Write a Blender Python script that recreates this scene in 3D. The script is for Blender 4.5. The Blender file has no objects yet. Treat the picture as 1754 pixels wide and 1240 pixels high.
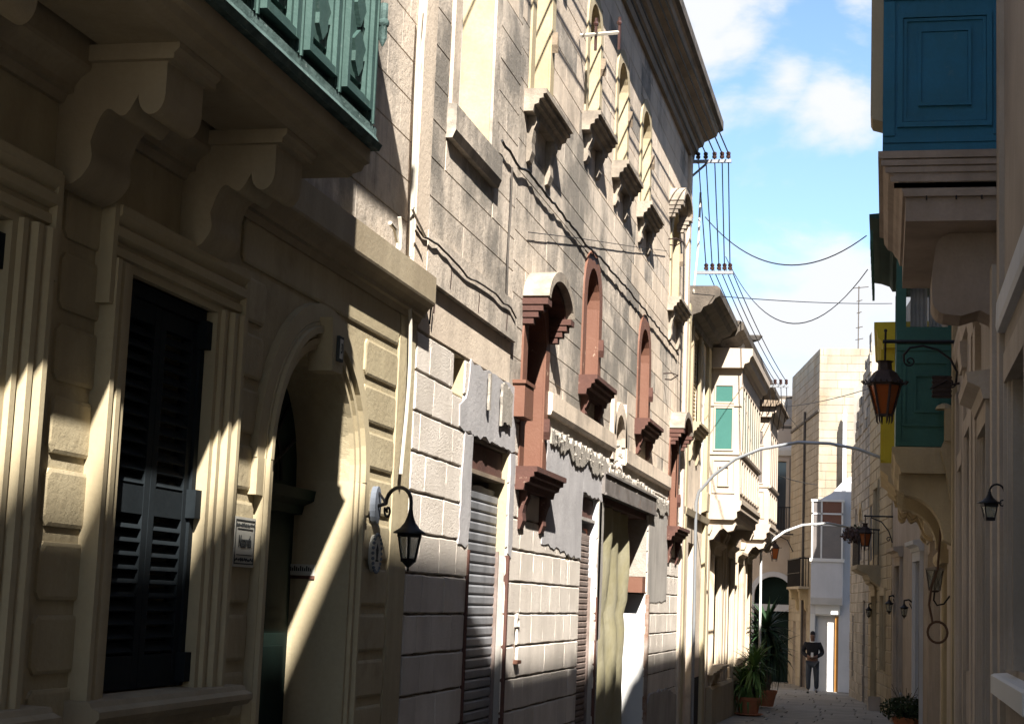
import bpy, math, random
from mathutils import Vector, Matrix
rnd = random.Random(7)
SC = bpy.context.scene
COL = SC.collection
# ------------------------------------------------------------------ camera
FPX = 2850.0; VPX, VPY = 1518.0, 1050.0; ROLL = math.radians(0.45)
_w = Vector((VPX-877, -(VPY-620), -FPX)).normalized()
_u = Vector((math.sin(ROLL), math.cos(ROLL), 0)); _u -= _w*_u.dot(_w); _u.normalize()
_x = _w.cross(_u)
RM = Matrix((_x, _w, _u))
CAM = Vector((0, 0, 1.6))
cd = bpy.data.cameras.new('camera'); cam = bpy.data.objects.new('camera', cd); COL.objects.link(cam)
cam.matrix_world = Matrix.Translation(CAM) @ RM.to_4x4()
cd.sensor_width = 36; cd.lens = FPX/1754*36; cd.clip_start = 0.05; cd.clip_end = 3000
SC.camera = cam
# ------------------------------------------------------------------ light
SUN = Vector((1.0, -2.6, 2.5)).normalized()
SUNSTR = 5.0; SKYSTR = 0.068
SC.view_settings.view_transform = 'Standard'; SC.view_settings.look = 'None'
SC.view_settings.gamma = 1; SC.view_settings.exposure = 1.85
sl = bpy.data.lights.new('sun', 'SUN'); sl.energy = SUNSTR; sl.angle = math.radians(0.5); sl.color = (1, .94, .86)
so = bpy.data.objects.new('sun', sl); COL.objects.link(so); so.rotation_euler = SUN.to_track_quat('Z', 'Y').to_euler(); so.location = (4, -10, 14)
W = bpy.data.worlds.new('World'); SC.world = W; W.use_nodes = True
wn, wl = W.node_tree.nodes, W.node_tree.links; wn.clear()
def wnode(t, **k):
    n = wn.new(t)
    for a, b in k.items(): setattr(n, a, b)
    return n
sky = wnode('ShaderNodeTexSky', sky_type='NISHITA', sun_disc=False, sun_elevation=math.asin(SUN.z), sun_rotation=math.atan2(SUN.x, SUN.y), air_density=1.0, dust_density=0.3, ozone_density=3.5)
bg1 = wnode('ShaderNodeBackground'); bg1.inputs[1].default_value = SKYSTR; wl.new(sky.outputs[0], bg1.inputs[0])
bg2 = wnode('ShaderNodeBackground'); bg2.inputs[0].default_value = (.93, .95, 1, 1); bg2.inputs[1].default_value = .29
tc = wnode('ShaderNodeTexCoord')
mp = wnode('ShaderNodeMapping'); mp.inputs['Scale'].default_value = (1, 1, 1.7); wl.new(tc.outputs['Generated'], mp.inputs[0])
nz = wnode('ShaderNodeTexNoise'); nz.inputs['Scale'].default_value = 9.0; nz.inputs['Detail'].default_value = 8; nz.inputs['Roughness'].default_value = .56; nz.inputs['Distortion'].default_value = .25
wl.new(mp.outputs[0], nz.inputs['Vector'])
nz2 = wnode('ShaderNodeTexNoise'); nz2.inputs['Scale'].default_value = 2.2; nz2.inputs['Detail'].default_value = 3; wl.new(mp.outputs[0], nz2.inputs['Vector'])
def blob(u, v, rad):
    d = (RM @ Vector((u-877, -(v-620), -FPX))).normalized()
    s = wnode('ShaderNodeVectorMath', operation='DISTANCE'); s.inputs[1].default_value = d; wl.new(tc.outputs['Generated'], s.inputs[0])
    m = wnode('ShaderNodeMapRange'); m.inputs[1].default_value = 0; m.inputs[2].default_value = rad; m.inputs[3].default_value = .42; m.inputs[4].default_value = -.20
    wl.new(s.outputs['Value'], m.inputs[0]); return m.outputs[0]
acc = None
for (u, v, r) in [(1420, 520, .085), (1330, 570, .085), (1225, 20, .075), (1200, 70, .05), (1430, 165, .055), (1350, 130, .04), (1440, 640, .15), (1340, 640, .10), (1500, 20, .04)]:
    b = blob(u, v, r)
    if acc is None: acc = b
    else:
        m = wnode('ShaderNodeMath', operation='MAXIMUM'); wl.new(acc, m.inputs[0]); wl.new(b, m.inputs[1]); acc = m.outputs[0]
# elsewhere clouds come from the large noise alone
m2 = wnode('ShaderNodeMath', operation='MULTIPLY_ADD'); wl.new(nz2.outputs['Fac'], m2.inputs[0]); m2.inputs[1].default_value = .35; m2.inputs[2].default_value = -.24
m3 = wnode('ShaderNodeMath', operation='MAXIMUM'); wl.new(acc, m3.inputs[0]); wl.new(m2.outputs[0], m3.inputs[1])
m4 = wnode('ShaderNodeMath', operation='ADD'); wl.new(m3.outputs[0], m4.inputs[0]); n5 = wnode('ShaderNodeMath', operation='MULTIPLY_ADD'); wl.new(nz.outputs['Fac'], n5.inputs[0]); n5.inputs[1].default_value = 1.9; n5.inputs[2].default_value = -.45; wl.new(n5.outputs[0], m4.inputs[1])
cm = wnode('ShaderNodeMapRange'); cm.interpolation_type = 'SMOOTHSTEP'; cm.inputs[1].default_value = .40; cm.inputs[2].default_value = .80; wl.new(m4.outputs[0], cm.inputs[0])
mx = wnode('ShaderNodeMixShader'); wl.new(cm.outputs[0], mx.inputs[0]); wl.new(bg1.outputs[0], mx.inputs[1]); wl.new(bg2.outputs[0], mx.inputs[2])
wo = wnode('ShaderNodeOutputWorld'); wl.new(mx.outputs[0], wo.inputs[0])
SC.render.engine = 'CYCLES'
SC.cycles.max_bounces = 10; SC.cycles.diffuse_bounces = 8
# ------------------------------------------------------------------ materials
def mat(name, base, dark=None, scale=1.5, amt=.6, streak=0.0, fine=40, bump=.15, bscale=30, rough=.85, tint=.0, metal=0, spots=0.0, spotcol=None, spotscale=3, spotlo=.55, spec=None, chip=0.0, chipcol=(.5,.45,.38), chipscale=9):
    m = bpy.data.materials.new(name); m.use_nodes = True
    n, l = m.node_tree.nodes, m.node_tree.links
    b = n['Principled BSDF']; b.inputs['Roughness'].default_value = rough; b.inputs['Metallic'].default_value = metal; b.inputs['Specular IOR Level'].default_value = spec if spec is not None else (.5 if rough < .5 else .28)
    g = n.new('ShaderNodeNewGeometry')
    def noise(sc, det=5, vec=None, ro=.6):
        t = n.new('ShaderNodeTexNoise'); t.inputs['Scale'].default_value = sc; t.inputs['Detail'].default_value = det; t.inputs['Roughness'].default_value = ro
        l.new(vec or g.outputs['Position'], t.inputs['Vector']); return t.outputs['Fac']
    def ramp(src, a, c, lo=0, hi=1):
        r = n.new('ShaderNodeMapRange'); r.inputs[1].default_value = a; r.inputs[2].default_value = c; r.inputs[3].default_value = lo; r.inputs[4].default_value = hi
        l.new(src, r.inputs[0]); return r.outputs[0]
    def mix(fac, A, B):
        x = n.new('ShaderNodeMix'); x.data_type = 'RGBA'
        l.new(fac, x.inputs[0])
        for s, v in ((6, A), (7, B)):
            if isinstance(v, tuple): x.inputs[s].default_value = (*v, 1)
            else: l.new(v, x.inputs[s])
        return x.outputs[2]
    dark = dark or tuple(c*.6 for c in base)
    col = mix(ramp(noise(scale), .38, .66, 0, amt), base, dark)
    col = mix(ramp(noise(fine, 3), .35, .75, 0, .35), col, dark)
    if streak:
        mpn = n.new('ShaderNodeMapping'); mpn.inputs['Scale'].default_value = (2.2, 2.2, .40); l.new(g.outputs['Position'], mpn.inputs[0])
        col = mix(ramp(noise(1.6, 6, mpn.outputs[0], .65), .46, .68, 0, streak), col, tuple(c*.45 for c in dark))
    if spots:
        col = mix(ramp(noise(spotscale, 6, None, .7), spotlo, spotlo+.12, 0, spots), col, spotcol)
    if chip:
        col = mix(ramp(noise(chipscale, 7, None, .75), .62, .65, 0, chip), col, chipcol)
    if tint:
        oi = n.new('ShaderNodeObjectInfo')
        hs = n.new('ShaderNodeHueSaturation'); l.new(col, hs.inputs['Color'])
        l.new(ramp(oi.outputs['Random'], 0, 1, 1-tint, 1+tint), hs.inputs['Value']); col = hs.outputs[0]
    l.new(col, b.inputs['Base Color'])
    if bump:
        bp = n.new('ShaderNodeBump'); bp.inputs['Strength'].default_value = min(1, bump*2); bp.inputs['Distance'].default_value = .012
        l.new(noise(bscale, 6, None, .7), bp.inputs['Height']); l.new(bp.outputs[0], b.inputs['Normal'])
    return m
def glassmat(name, col, rough=.06):
    m = bpy.data.materials.new(name); m.use_nodes = True
    b = m.node_tree.nodes['Principled BSDF']; b.inputs['Base Color'].default_value = (*col, 1); b.inputs['Roughness'].default_value = rough; b.inputs['IOR'].default_value = 1.5
    return m
def trans(name, col, alpha):
    m = glassmat(name, col, .1); m.node_tree.nodes['Principled BSDF'].inputs['Alpha'].default_value = alpha; return m
M = {}
M['cream'] = mat('cream_plaster', (0.429,0.370,0.244), (0.333,0.273,0.170), .9, .8, streak=.3, bump=.22, bscale=26, tint=.04, spots=.4, spotcol=(.20,.16,.10), spotscale=2.2, spotlo=.56)
M['creammold'] = mat('cream_moulding', (0.415,0.352,0.228), (0.318,0.262,0.166), 1.4, .6, streak=.12, bump=.06)
M['creamstone'] = mat('cream_stone', (0.356,0.299,0.206), (0.257,0.206,0.135), 1.4, .7, streak=.25, bump=.15)
M['upper'] = mat('weathered_stone', (.60,.515,.42), (.31,.275,.235), .8, .85, streak=.55, bump=.35, bscale=22, tint=.05, spots=.82, spotcol=(.165,.15,.128), spotscale=.8, spotlo=.46, fine=15)
M['uppercl'] = mat('clean_upper_stone', (.63,.53,.42), (.48,.40,.315), 1.2, .8, streak=.28, bump=.25, bscale=25, tint=.05, spots=.5, spotcol=(.2,.17,.14), spotscale=.8, spotlo=.5, fine=15)
M['block'] = mat('rough_block', (0.614,0.558,0.493), (0.484,0.432,0.372), 2.2, .8, streak=.18, bump=.5, bscale=60, tint=.09)
M['joint'] = mat('dark_joint', (.20,.17,.14), (.10,.085,.07), 6, .7, bump=.3)
M['jointu'] = mat('grey_joint', (.40,.34,.27), (.22,.19,.15), 4, .7, bump=.3)
M['reveal'] = mat('reveal_stone', (.40,.34,.225), (.28,.22,.13), 2.5, .6, bump=.12)
M['brown'] = mat('brown_paint', (.150,.072,.047), (0.128,0.056,0.036), 3, .7, bump=.15, rough=.6, chip=.75, chipcol=(.42,.30,.22), chipscale=7)
M['brownd'] = mat('dark_brown_paint', (0.098,0.045,0.034), (0.053,0.026,0.021), 4, .7, bump=.2, chip=.5, chipcol=(.34,.25,.19), chipscale=14)
M['sill'] = mat('sill_stone', (0.360,0.306,0.243), (0.153,0.131,0.108), 3.5, .9, streak=.4, bump=.3)
M['plaster'] = mat('blue_grey_plaster', (.40,.385,.385), (.29,.28,.28), 2, .8, streak=.25, bump=.25, chip=.5, chipcol=(.55,.52,.47), chipscale=11)
M['greyplaster'] = mat('grey_cement', (.36,.335,.30), (.26,.24,.22), 2, .8, streak=.4, bump=.3)
M['ragplaster'] = mat('ragged_white_plaster', (.33,.30,.26), (.21,.19,.16), 8, .7, bump=1, bscale=45)
M['beam'] = mat('rusty_beam', (.17,.155,.145), (.09,.075,.065), 3, .8, streak=.3, bump=.2, chip=.6, chipcol=(.26,.13,.06), chipscale=5)
M['shutgrey'] = mat('galvanised_shutter', (0.255,0.264,0.281), (0.178,0.183,0.196), 5, .7, streak=.5, bump=.05, rough=.5, metal=.3)
M['shutrust'] = mat('rusted_shutter', (0.221,0.174,0.153), (0.128,0.093,0.076), 6, .9, streak=.4, bump=.15, rough=.75)
M['tarp'] = mat('olive_tarp', (.27,.25,.175), (0.216,0.192,0.104), 3, .7, bump=.5, bscale=5, rough=.8)
M['white'] = mat('white_paint', (0.570,0.570,0.555), (0.495,0.495,0.480), 2, .5, streak=.06, bump=.05)
M['whitebld'] = mat('white_render', (0.480,0.488,0.512), (0.400,0.408,0.424), 1.2, .6, streak=.12, bump=.1)
M['dkgreen'] = mat('dark_green_shutter', (.012,.016,.019), (.007,.010,.012), 6, .6, bump=.08, rough=.85, spec=.12)
M['dkdoor'] = mat('dark_green_door', (0.007,0.018,0.014), (0.004,0.008,0.007), 4, .6, bump=.05, rough=.75, spec=.12)
M['teal'] = mat('sea_green_paint', (0.044,0.085,0.075), (0.025,0.055,0.049), 4, .7, streak=.3, bump=.12, rough=.6, chip=.5, chipcol=(.09,.12,.11), chipscale=12)
M['tealrail'] = mat('worn_grey_green_rail', (0.088,0.136,0.128), (0.024,0.048,0.044), 9, .9, bump=.4, rough=.8, chip=.7, chipcol=(.30,.34,.33), chipscale=10)
M['blue'] = mat('blue_paint', (.010,.105,.185), (0.009,0.076,0.115), 3, .6, streak=.15, bump=.12, rough=.6, chip=.35, chipcol=(.06,.13,.17), chipscale=12)
M['green'] = mat('green_paint', (.028,.098,.076), (.018,.068,.054), 3, .7, streak=.15, bump=.12, rough=.6, chip=.3, chipcol=(.06,.14,.12), chipscale=10)
M['yellow'] = mat('yellow_paint', (0.357,0.288,0.020), (0.277,0.213,0.018), 3, .6, bump=.1)
M['dmold'] = mat('pale_moulding', (.46,.385,.29), (.38,.31,.22), 2, .6, streak=.12, bump=.06)
M['pink'] = mat('pink_cream_paint', (0.413,0.346,0.278), (0.337,0.278,0.219), 2, .6, streak=.08, bump=.05, rough=.6)
M['greenglass'] = mat('green_blind', (0.036,0.128,0.108), (0.028,0.104,0.088), 3, .5, bump=0, rough=.5)
M['greyglass'] = mat('grey_blind', (.15,.13,.12), (.10,.09,.085), 3, .5, bump=0, rough=.3)
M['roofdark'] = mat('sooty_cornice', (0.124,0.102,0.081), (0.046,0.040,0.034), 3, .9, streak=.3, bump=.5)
M['cornice'] = mat('brown_cornice', (0.272,0.212,0.153), (0.136,0.106,0.076), 2, .8, streak=.25, bump=.25)
M['farstone'] = mat('far_stone', (0.357,0.315,0.246), (0.255,0.212,0.153), .6, .9, spots=.6, spotcol=(.30,.22,.13), spotscale=.7, streak=.35, bump=.3, tint=.09)
M['rubble'] = mat('rubble_stone', (0.337,0.309,0.262), (0.187,0.168,0.141), 1.3, .9, streak=.4, bump=.6, tint=.16)
M['yelstone'] = mat('honey_stone', (0.405,0.322,0.193), (0.276,0.216,0.129), 1.2, .8, streak=.3, bump=.3, tint=.07)
M['rplaster'] = mat('right_wall_plaster', (0.313,0.271,0.229), (0.209,0.177,0.151), .8, .8, streak=.22, bump=.15)
M['rpale'] = mat('right_wall_pale', (0.372,0.312,0.252), (0.262,0.217,0.167), 1, .8, streak=.25, bump=.15)
M['rstone'] = mat('balcony_base_stone', (0.306,0.242,0.194), (0.198,0.152,0.117), 2, .8, streak=.2, bump=.25)
M['iron'] = mat('black_iron', (.018,.017,.018), (.008,.008,.009), 8, .5, bump=.05, rough=.5, metal=.4)
M['rustiron'] = mat('rusty_lantern_iron', (.035,.02,.016), (.014,.010,.009), 12, .7, bump=.3, rough=.7)
M['amber'] = trans('amber_glass', (.22,.055,.012), .9)
M['clearglass'] = trans('lantern_glass', (.38,.37,.30), .42)
M['paneglass'] = glassmat('window_glass', (.05,.055,.06))
M['curtain'] = mat('white_curtain', (.62,.60,.56), (.45,.42,.38), 6, .6, bump=.1)
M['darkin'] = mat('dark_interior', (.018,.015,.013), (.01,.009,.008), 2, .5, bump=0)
M['pvc'] = mat('white_pipe', (0.434,0.406,0.350), (0.336,0.308,0.252), 5, .6, bump=.03, rough=.5)
M['galv'] = mat('galvanised_pole', (0.294,0.308,0.322), (0.224,0.238,0.252), 6, .5, bump=.02, rough=.4, metal=.5)
M['wire'] = mat('black_wire', (.012,.012,.013), (.01,.01,.01), 8, .3, bump=0, rough=.6)
M['cable'] = mat('dusty_cable', (.09,.08,.07), (.045,.04,.036), 12, .7, bump=.1)
M['insul'] = mat('brown_insulator', (.05,.022,.018), (.03,.015,.012), 8, .5, bump=0, rough=.3)
M['paving'] = mat('paving_stone', (0.230,0.217,0.191), (0.153,0.145,0.128), 2.2, .8, bump=.25, rough=.75, tint=.12)
M['ground'] = mat('street_bed', (.32,.30,.26), (.08,.075,.065), 3, .7, bump=.4)
M['terra'] = mat('terracotta', (.40,.155,.075), (.30,.11,.055), 6, .6, bump=.1)
M['soil'] = mat('soil', (.06,.045,.032), (.03,.022,.016), 12, .7, bump=1)
M['leaf'] = mat('yucca_leaf', (.12,.21,.055), (.06,.12,.035), 5, .7, bump=0, rough=.5, tint=.35)
M['leafd'] = mat('dark_yucca_leaf', (.028,.06,.026), (.018,.04,.017), 5, .7, bump=0, rough=.5, tint=.35)
M['bush'] = mat('bush_leaf', (.035,.06,.02), (.018,.032,.012), 8, .8, bump=0, rough=.6, tint=.3)
M['dryleaf'] = mat('dry_flowers', (.10,.055,.045), (.05,.03,.025), 8, .8, bump=0, rough=.7)
M['bark'] = mat('yucca_trunk', (.12,.09,.06), (.06,.045,.03), 12, .8, bump=.8)
M['skin'] = mat('skin', (.14,.075,.05), (.11,.06,.04), 8, .4, bump=0, rough=.55)
M['hair'] = mat('black_hair', (.01,.008,.007), (.006,.005,.005), 20, .5, bump=.2, rough=.6)
M['jumper'] = mat('black_jumper', (.012,.012,.014), (.008,.008,.009), 12, .5, bump=.2, rough=.9)
M['jeans'] = mat('grey_jeans', (0.057,0.066,0.078), (0.036,0.042,0.051), 6, .7, bump=.2, rough=.85)
M['shoe'] = mat('black_shoe', (.012,.011,.011), (.008,.008,.008), 8, .5, bump=0, rough=.4)
M['wood'] = mat('orange_varnished_wood', (.33,.155,.03), (.22,.095,.018), 4, .7, bump=.1, rough=.4)
M['brass'] = mat('brass', (.40,.25,.08), (.25,.15,.05), 8, .5, bump=0, rough=.3, metal=.9)
M['tile'] = mat('ceramic_tile', (.50,.49,.43), (.40,.39,.35), 9, .5, bump=.05, rough=.75, spec=.12)
M['ink'] = mat('tile_ink', (.045,.05,.05), (.03,.03,.03), 9, .5, bump=0)
M['louvre'] = mat('beige_louvre', (0.400,0.320,0.192), (0.304,0.232,0.128), 3, .6, bump=.05)
M['steelblue'] = mat('grey_blue_plate', (.13,.15,.18), (.09,.10,.12), 6, .6, bump=.1)
# ------------------------------------------------------------------ mesh helpers
def ray(a, b): return RM @ Vector((a-877, -(b-620), -FPX))
def onY(a, b, Y):
    d = ray(a, b); return CAM + d*(Y/d.y)
def onX(a, b, X):
    d = ray(a, b); return CAM + d*(X/d.x)
GS = 0.016
def gz(y): return -GS*max(-30, min(y, 90))
class F:
    """a facade: s runs along it, d goes into it, z is up"""
    def __init__(s, o, dr, n): s.o = Vector(o); s.dr = Vector(dr).normalized(); s.n = Vector(n).normalized()
    def p(f, s, d, z): 
        q = f.o + f.dr*s - f.n*d; return (q.x, q.y, z)
    def uv(f, a, b, d=0):
        r = ray(a, b); o = f.o - f.n*d; nn = Vector((f.n.x, f.n.y, 0))
        t = (Vector((o.x, o.y, 0)) - Vector((CAM.x, CAM.y, 0))).dot(nn) / r.dot(nn)
        q = CAM + r*t; return ((Vector((q.x, q.y)) - f.o).dot(f.dr), q.z)
XL, XR = -3.1, 0.75
FL = F((XL, 0), (0, 1), (1, 0)); FR = F((XR, 0), (0, 1), (-1, 0))
class MB:
    def __init__(s): s.v = []; s.f = []
    def add(s, vs, fs):
        k = len(s.v); s.v += [tuple(v) for v in vs]; s.f += [tuple(i+k for i in f) for f in fs]; return s
    def box(s, f, s0, s1, d0, d1, z0, z1):
        return s.add([f.p(a, b, c) for c in (z0, z1) for b in (d0, d1) for a in (s0, s1)], [(0,1,3,2),(4,6,7,5),(0,4,5,1),(2,3,7,6),(0,2,6,4),(1,5,7,3)])
    def prism(s, f, poly, d0, d1):
        n = len(poly)
        return s.add([f.p(a, d0, c) for a, c in poly]+[f.p(a, d1, c) for a, c in poly], [tuple(range(n)), tuple(range(2*n-1, n-1, -1))]+[(i, (i+1) % n, n+(i+1) % n, n+i) for i in range(n)])
    def mold(s, f, prof, s0, s1):
        """profile [(d,z)] closed, extruded along s"""
        n = len(prof)
        return s.add([f.p(s0, a, c) for a, c in prof]+[f.p(s1, a, c) for a, c in prof], [tuple(range(n)), tuple(range(2*n-1, n-1, -1))]+[(i, (i+1) % n, n+(i+1) % n, n+i) for i in range(n)])
    def vmold(s, f, prof, z0, z1):
        """profile [(s,d)] closed, extruded upwards"""
        n = len(prof)
        return s.add([f.p(a, c, z0) for a, c in prof]+[f.p(a, c, z1) for a, c in prof], [tuple(range(n)), tuple(range(2*n-1, n-1, -1))]+[(i, (i+1) % n, n+(i+1) % n, n+i) for i in range(n)])
    def tube(s, pts, r, n=6):
        pts = [Vector(p) for p in pts]; rings = []; up = Vector((0, 0, 1))
        if not isinstance(r, (list, tuple)): r = [r]*len(pts)
        pa = None
        for i, p in enumerate(pts):
            t = (pts[min(i+1, len(pts)-1)]-pts[max(i-1, 0)]).normalized()
            a = t.cross(up) if pa is None else pa - t*pa.dot(t)
            if a.length < 1e-3: a = t.cross(Vector((1, 0, 0)))
            a.normalize(); pa = a; b = t.cross(a)
            rings.append([p+(a*math.cos(2*math.pi*k/n)+b*math.sin(2*math.pi*k/n))*r[i] for k in range(n)])
        k = len(s.v)
        for q in rings: s.v += [tuple(x) for x in q]
        for i in range(len(rings)-1):
            for j in range(n): s.f.append((k+i*n+j, k+i*n+(j+1) % n, k+(i+1)*n+(j+1) % n, k+(i+1)*n+j))
        s.f.append(tuple(k+j for j in range(n))[::-1]); s.f.append(tuple(k+(len(rings)-1)*n+j for j in range(n)))
        return s
    def lathe(s, c, prof, n=12, flat=False, sx=1, sy=1, rot=0):
        k = len(s.v)
        for r, z in prof:
            for j in range(n):
                a = 2*math.pi*(j+.5)/n+rot; s.v.append((c[0]+r*sx*math.cos(a), c[1]+r*sy*math.sin(a), c[2]+z))
        for i in range(len(prof)-1):
            for j in range(n): s.f.append((k+i*n+j, k+i*n+(j+1) % n, k+(i+1)*n+(j+1) % n, k+(i+1)*n+j))
        s.f.append(tuple(k+j for j in range(n))[::-1]); s.f.append(tuple(k+(len(prof)-1)*n+j for j in range(n)))
        return s
    def ball(s, c, r, n=8, m=6, sc=(1, 1, 1)):
        prof = [(max(r*math.sin(math.pi*i/m), 1e-4), -r*math.cos(math.pi*i/m)*sc[2]) for i in range(m+1)]
        return s.lathe(c, prof, n, sx=sc[0], sy=sc[1])
def meshof(name, mb, off=(0, 0, 0), smooth=False):
    me = bpy.data.meshes.new(name); o = Vector(off)
    me.from_pydata([tuple(Vector(v)-o) for v in mb.v], [], mb.f); me.validate()
    import bmesh
    bm = bmesh.new(); bm.from_mesh(me); bmesh.ops.recalc_face_normals(bm, faces=bm.faces[:]); bm.to_mesh(me); bm.free()
    if smooth:
        me.shade_smooth()
        try: me.set_sharp_from_angle(angle=math.radians(40))
        except Exception: pass
    return me
def tag(o, label=None, cat=None, group=None, kind=None):
    if label: o['label'] = label
    if cat: o['category'] = cat
    if group: o['group'] = group
    if kind: o['kind'] = kind
    return o
def empty(name, loc, label, cat, group=None):
    o = bpy.data.objects.new(name, None); o.empty_display_size = .2; COL.objects.link(o); o.location = loc; o['org'] = tuple(loc)
    del o['org']; ORG[o.name] = Vector(loc)
    return tag(o, label, cat, group)
ORG = {}
def part(name, mb, m, parent, smooth=False, label=None, kind=None, thingloc=None):
    """a mesh under its thing (or part): geometry is given in world coordinates"""
    off = ORG[parent.name]
    o = bpy.data.objects.new(name, meshof(name, mb, off, smooth)); o.data.materials.append(M[m] if isinstance(m, str) else m)
    COL.objects.link(o); o.parent = parent; ORG[o.name] = off
    return tag(o, label, None, None, kind)
def single(name, mb, m, label, cat, loc=None, group=None, smooth=False, kind=None):
    if loc is None:
        n = len(mb.v); loc = (sum(v[0] for v in mb.v)/n, sum(v[1] for v in mb.v)/n, min(v[2] for v in mb.v))
    o = bpy.data.objects.new(name, meshof(name, mb, loc, smooth)); o.data.materials.append(M[m] if isinstance(m, str) else m)
    o.location = loc; COL.objects.link(o); ORG[o.name] = Vector(loc)
    return tag(o, label, cat, group, kind)
def copytree(o, delta, parent=None):
    c = o.copy(); COL.objects.link(c)
    if parent is None: c.location = Vector(o.location)+Vector(delta)
    else: c.parent = parent
    for ch in list(o.children): copytree(ch, delta, c)
    return c
def wall(mb, f, s0, s1, z0, z1, d0, d1, holes=(), ends=True):
    """slab with rectangular holes (s0,s1,z0,z1): outer and inner skins plus every reveal"""
    ss = sorted(set([s0, s1]+[min(max(h[i], s0), s1) for h in holes for i in (0, 1)]))
    zs = sorted(set([z0, z1]+[min(max(h[i], z0), z1) for h in holes for i in (2, 3)]))
    def solid(i, j):
        if i < 0 or j < 0 or i >= len(ss)-1 or j >= len(zs)-1: return False
        a = (ss[i]+ss[i+1])/2; c = (zs[j]+zs[j+1])/2
        return not any(h[0] < a < h[1] and h[2] < c < h[3] for h in holes)
    for i in range(len(ss)-1):
        for j in range(len(zs)-1):
            if not solid(i, j): continue
            a, b, c, e = ss[i], ss[i+1], zs[j], zs[j+1]
            mb.add([f.p(a, d0, c), f.p(b, d0, c), f.p(b, d0, e), f.p(a, d0, e)], [(0, 1, 2, 3)])
            mb.add([f.p(a, d1, c), f.p(b, d1, c), f.p(b, d1, e), f.p(a, d1, e)], [(3, 2, 1, 0)])
            for (ii, jj, q) in ((i-1, j, (a, c, a, e)), (i+1, j, (b, c, b, e)), (i, j-1, (a, c, b, c)), (i, j+1, (a, e, b, e))):
                if not solid(ii, jj):
                    mb.add([f.p(q[0], d0, q[1]), f.p(q[2], d0, q[3]), f.p(q[2], d1, q[3]), f.p(q[0], d1, q[1])], [(0, 1, 2, 3)])
    return mb
def arcpts(sc, zc, r, a0, a1, n, rz=None):
    rz = rz or r
    return [(sc+r*math.cos(math.radians(a0+(a1-a0)*i/n)), zc+rz*math.sin(math.radians(a0+(a1-a0)*i/n))) for i in range(n+1)]
def spandrel(mb, f, sc, r, zs, ztop, d0, d1, n=12, rz=None):
    """fills a rectangular head (sc-r..sc+r, zs..ztop) down to an arch"""
    pts = arcpts(sc, zs, r, 180, 0, n, rz)
    for i in range(n):
        (a, za), (b, zb) = pts[i], pts[i+1]
        mb.prism(f, [(a, za), (b, zb), (b, ztop), (a, ztop)], d0, d1)
    return mb
def archband(mb, f, sc, zc, r0, r1, d0, d1, n=14, a0=180, a1=0, rz=1):
    A = arcpts(sc, zc, r0, a0, a1, n, r0*rz); B = arcpts(sc, zc, r1, a0, a1, n, r0*rz+(r1-r0))
    for i in range(n): mb.prism(f, [A[i], A[i+1], B[i+1], B[i]], d0, d1)
    return mb
# block meshes shared by every stone: unit size, uneven chamfered face
def blockmesh(seed, rough, ch):
    r = random.Random(seed); v = []; k = 4 if rough else 1
    edge = []
    for (a, b) in (((0, 0), (1, 0)), ((1, 0), (1, 1)), ((1, 1), (0, 1)), ((0, 1), (0, 0))):
        for i in range(k):
            t = i/k; edge.append((a[0]+(b[0]-a[0])*t, a[1]+(b[1]-a[1])*t))
    n = len(edge); j = lambda q: q+(r.uniform(-.012, .022) if rough and q in (0,) else (r.uniform(-.022, .012) if rough and q == 1 else 0))
    ring = [(j(x), j(z)) for x, z in edge]
    inn = [(.5+(x-.5)*(1-ch*.18), .5+(z-.5)*(1-ch*1.8)) for x, z in ring]
    V = [(x, 1, z) for x, z in ring]+[(x, .35, z) for x, z in ring]+[(x, 0, z) for x, z in inn]
    Fs = []
    for i in range(n):
        i2 = (i+1) % n
        Fs += [(i, i2, n+i2, n+i), (n+i, n+i2, 2*n+i2, 2*n+i)]
    Fs.append(tuple(range(2*n, 3*n)))
    return V, Fs
BL = {'rough': [blockmesh(i, True, .035) for i in range(7)], 'fine': [blockmesh(20+i, False, .018) for i in range(2)], 'soft': [blockmesh(40+i, True, .06) for i in range(5)]}
BLM = {}
def rects(s0, s1, z0, z1, ch, lens, gap, holes, r, phase=0):
    out = []; z = z0; k = 0
    while z < z1-.05:
        zt = min(z+ch, z1); s = s0-(r.uniform(0, lens[1]) if True else 0)
        while s < s1:
            L = r.uniform(*lens); a, b = max(s, s0), min(s+L, s1)
            if b-a > .05:
                segs = [(a, b, z, zt)]
                for h in holes:
                    ns = []
                    for (p, q, c, e) in segs:
                        if q <= h[0] or p >= h[1] or e <= h[2] or c >= h[3]: ns.append((p, q, c, e)); continue
                        if p < h[0]: ns.append((p, h[0], c, e))
                        if q > h[1]: ns.append((h[1], q, c, e))
                        pp, qq = max(p, h[0]), min(q, h[1])
                        if c < h[2]: ns.append((pp, qq, c, h[2]))
                        if e > h[3]: ns.append((pp, qq, h[3], e))
                    segs = ns
                for (p, q, c, e) in segs:
                    if q-p > .05 and e-c > .05: out.append((p+gap[0]/2, q-gap[0]/2, c+gap[1]/2, e-gap[1]/2))
            s += L
        z = zt; k += 1
    return out
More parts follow.
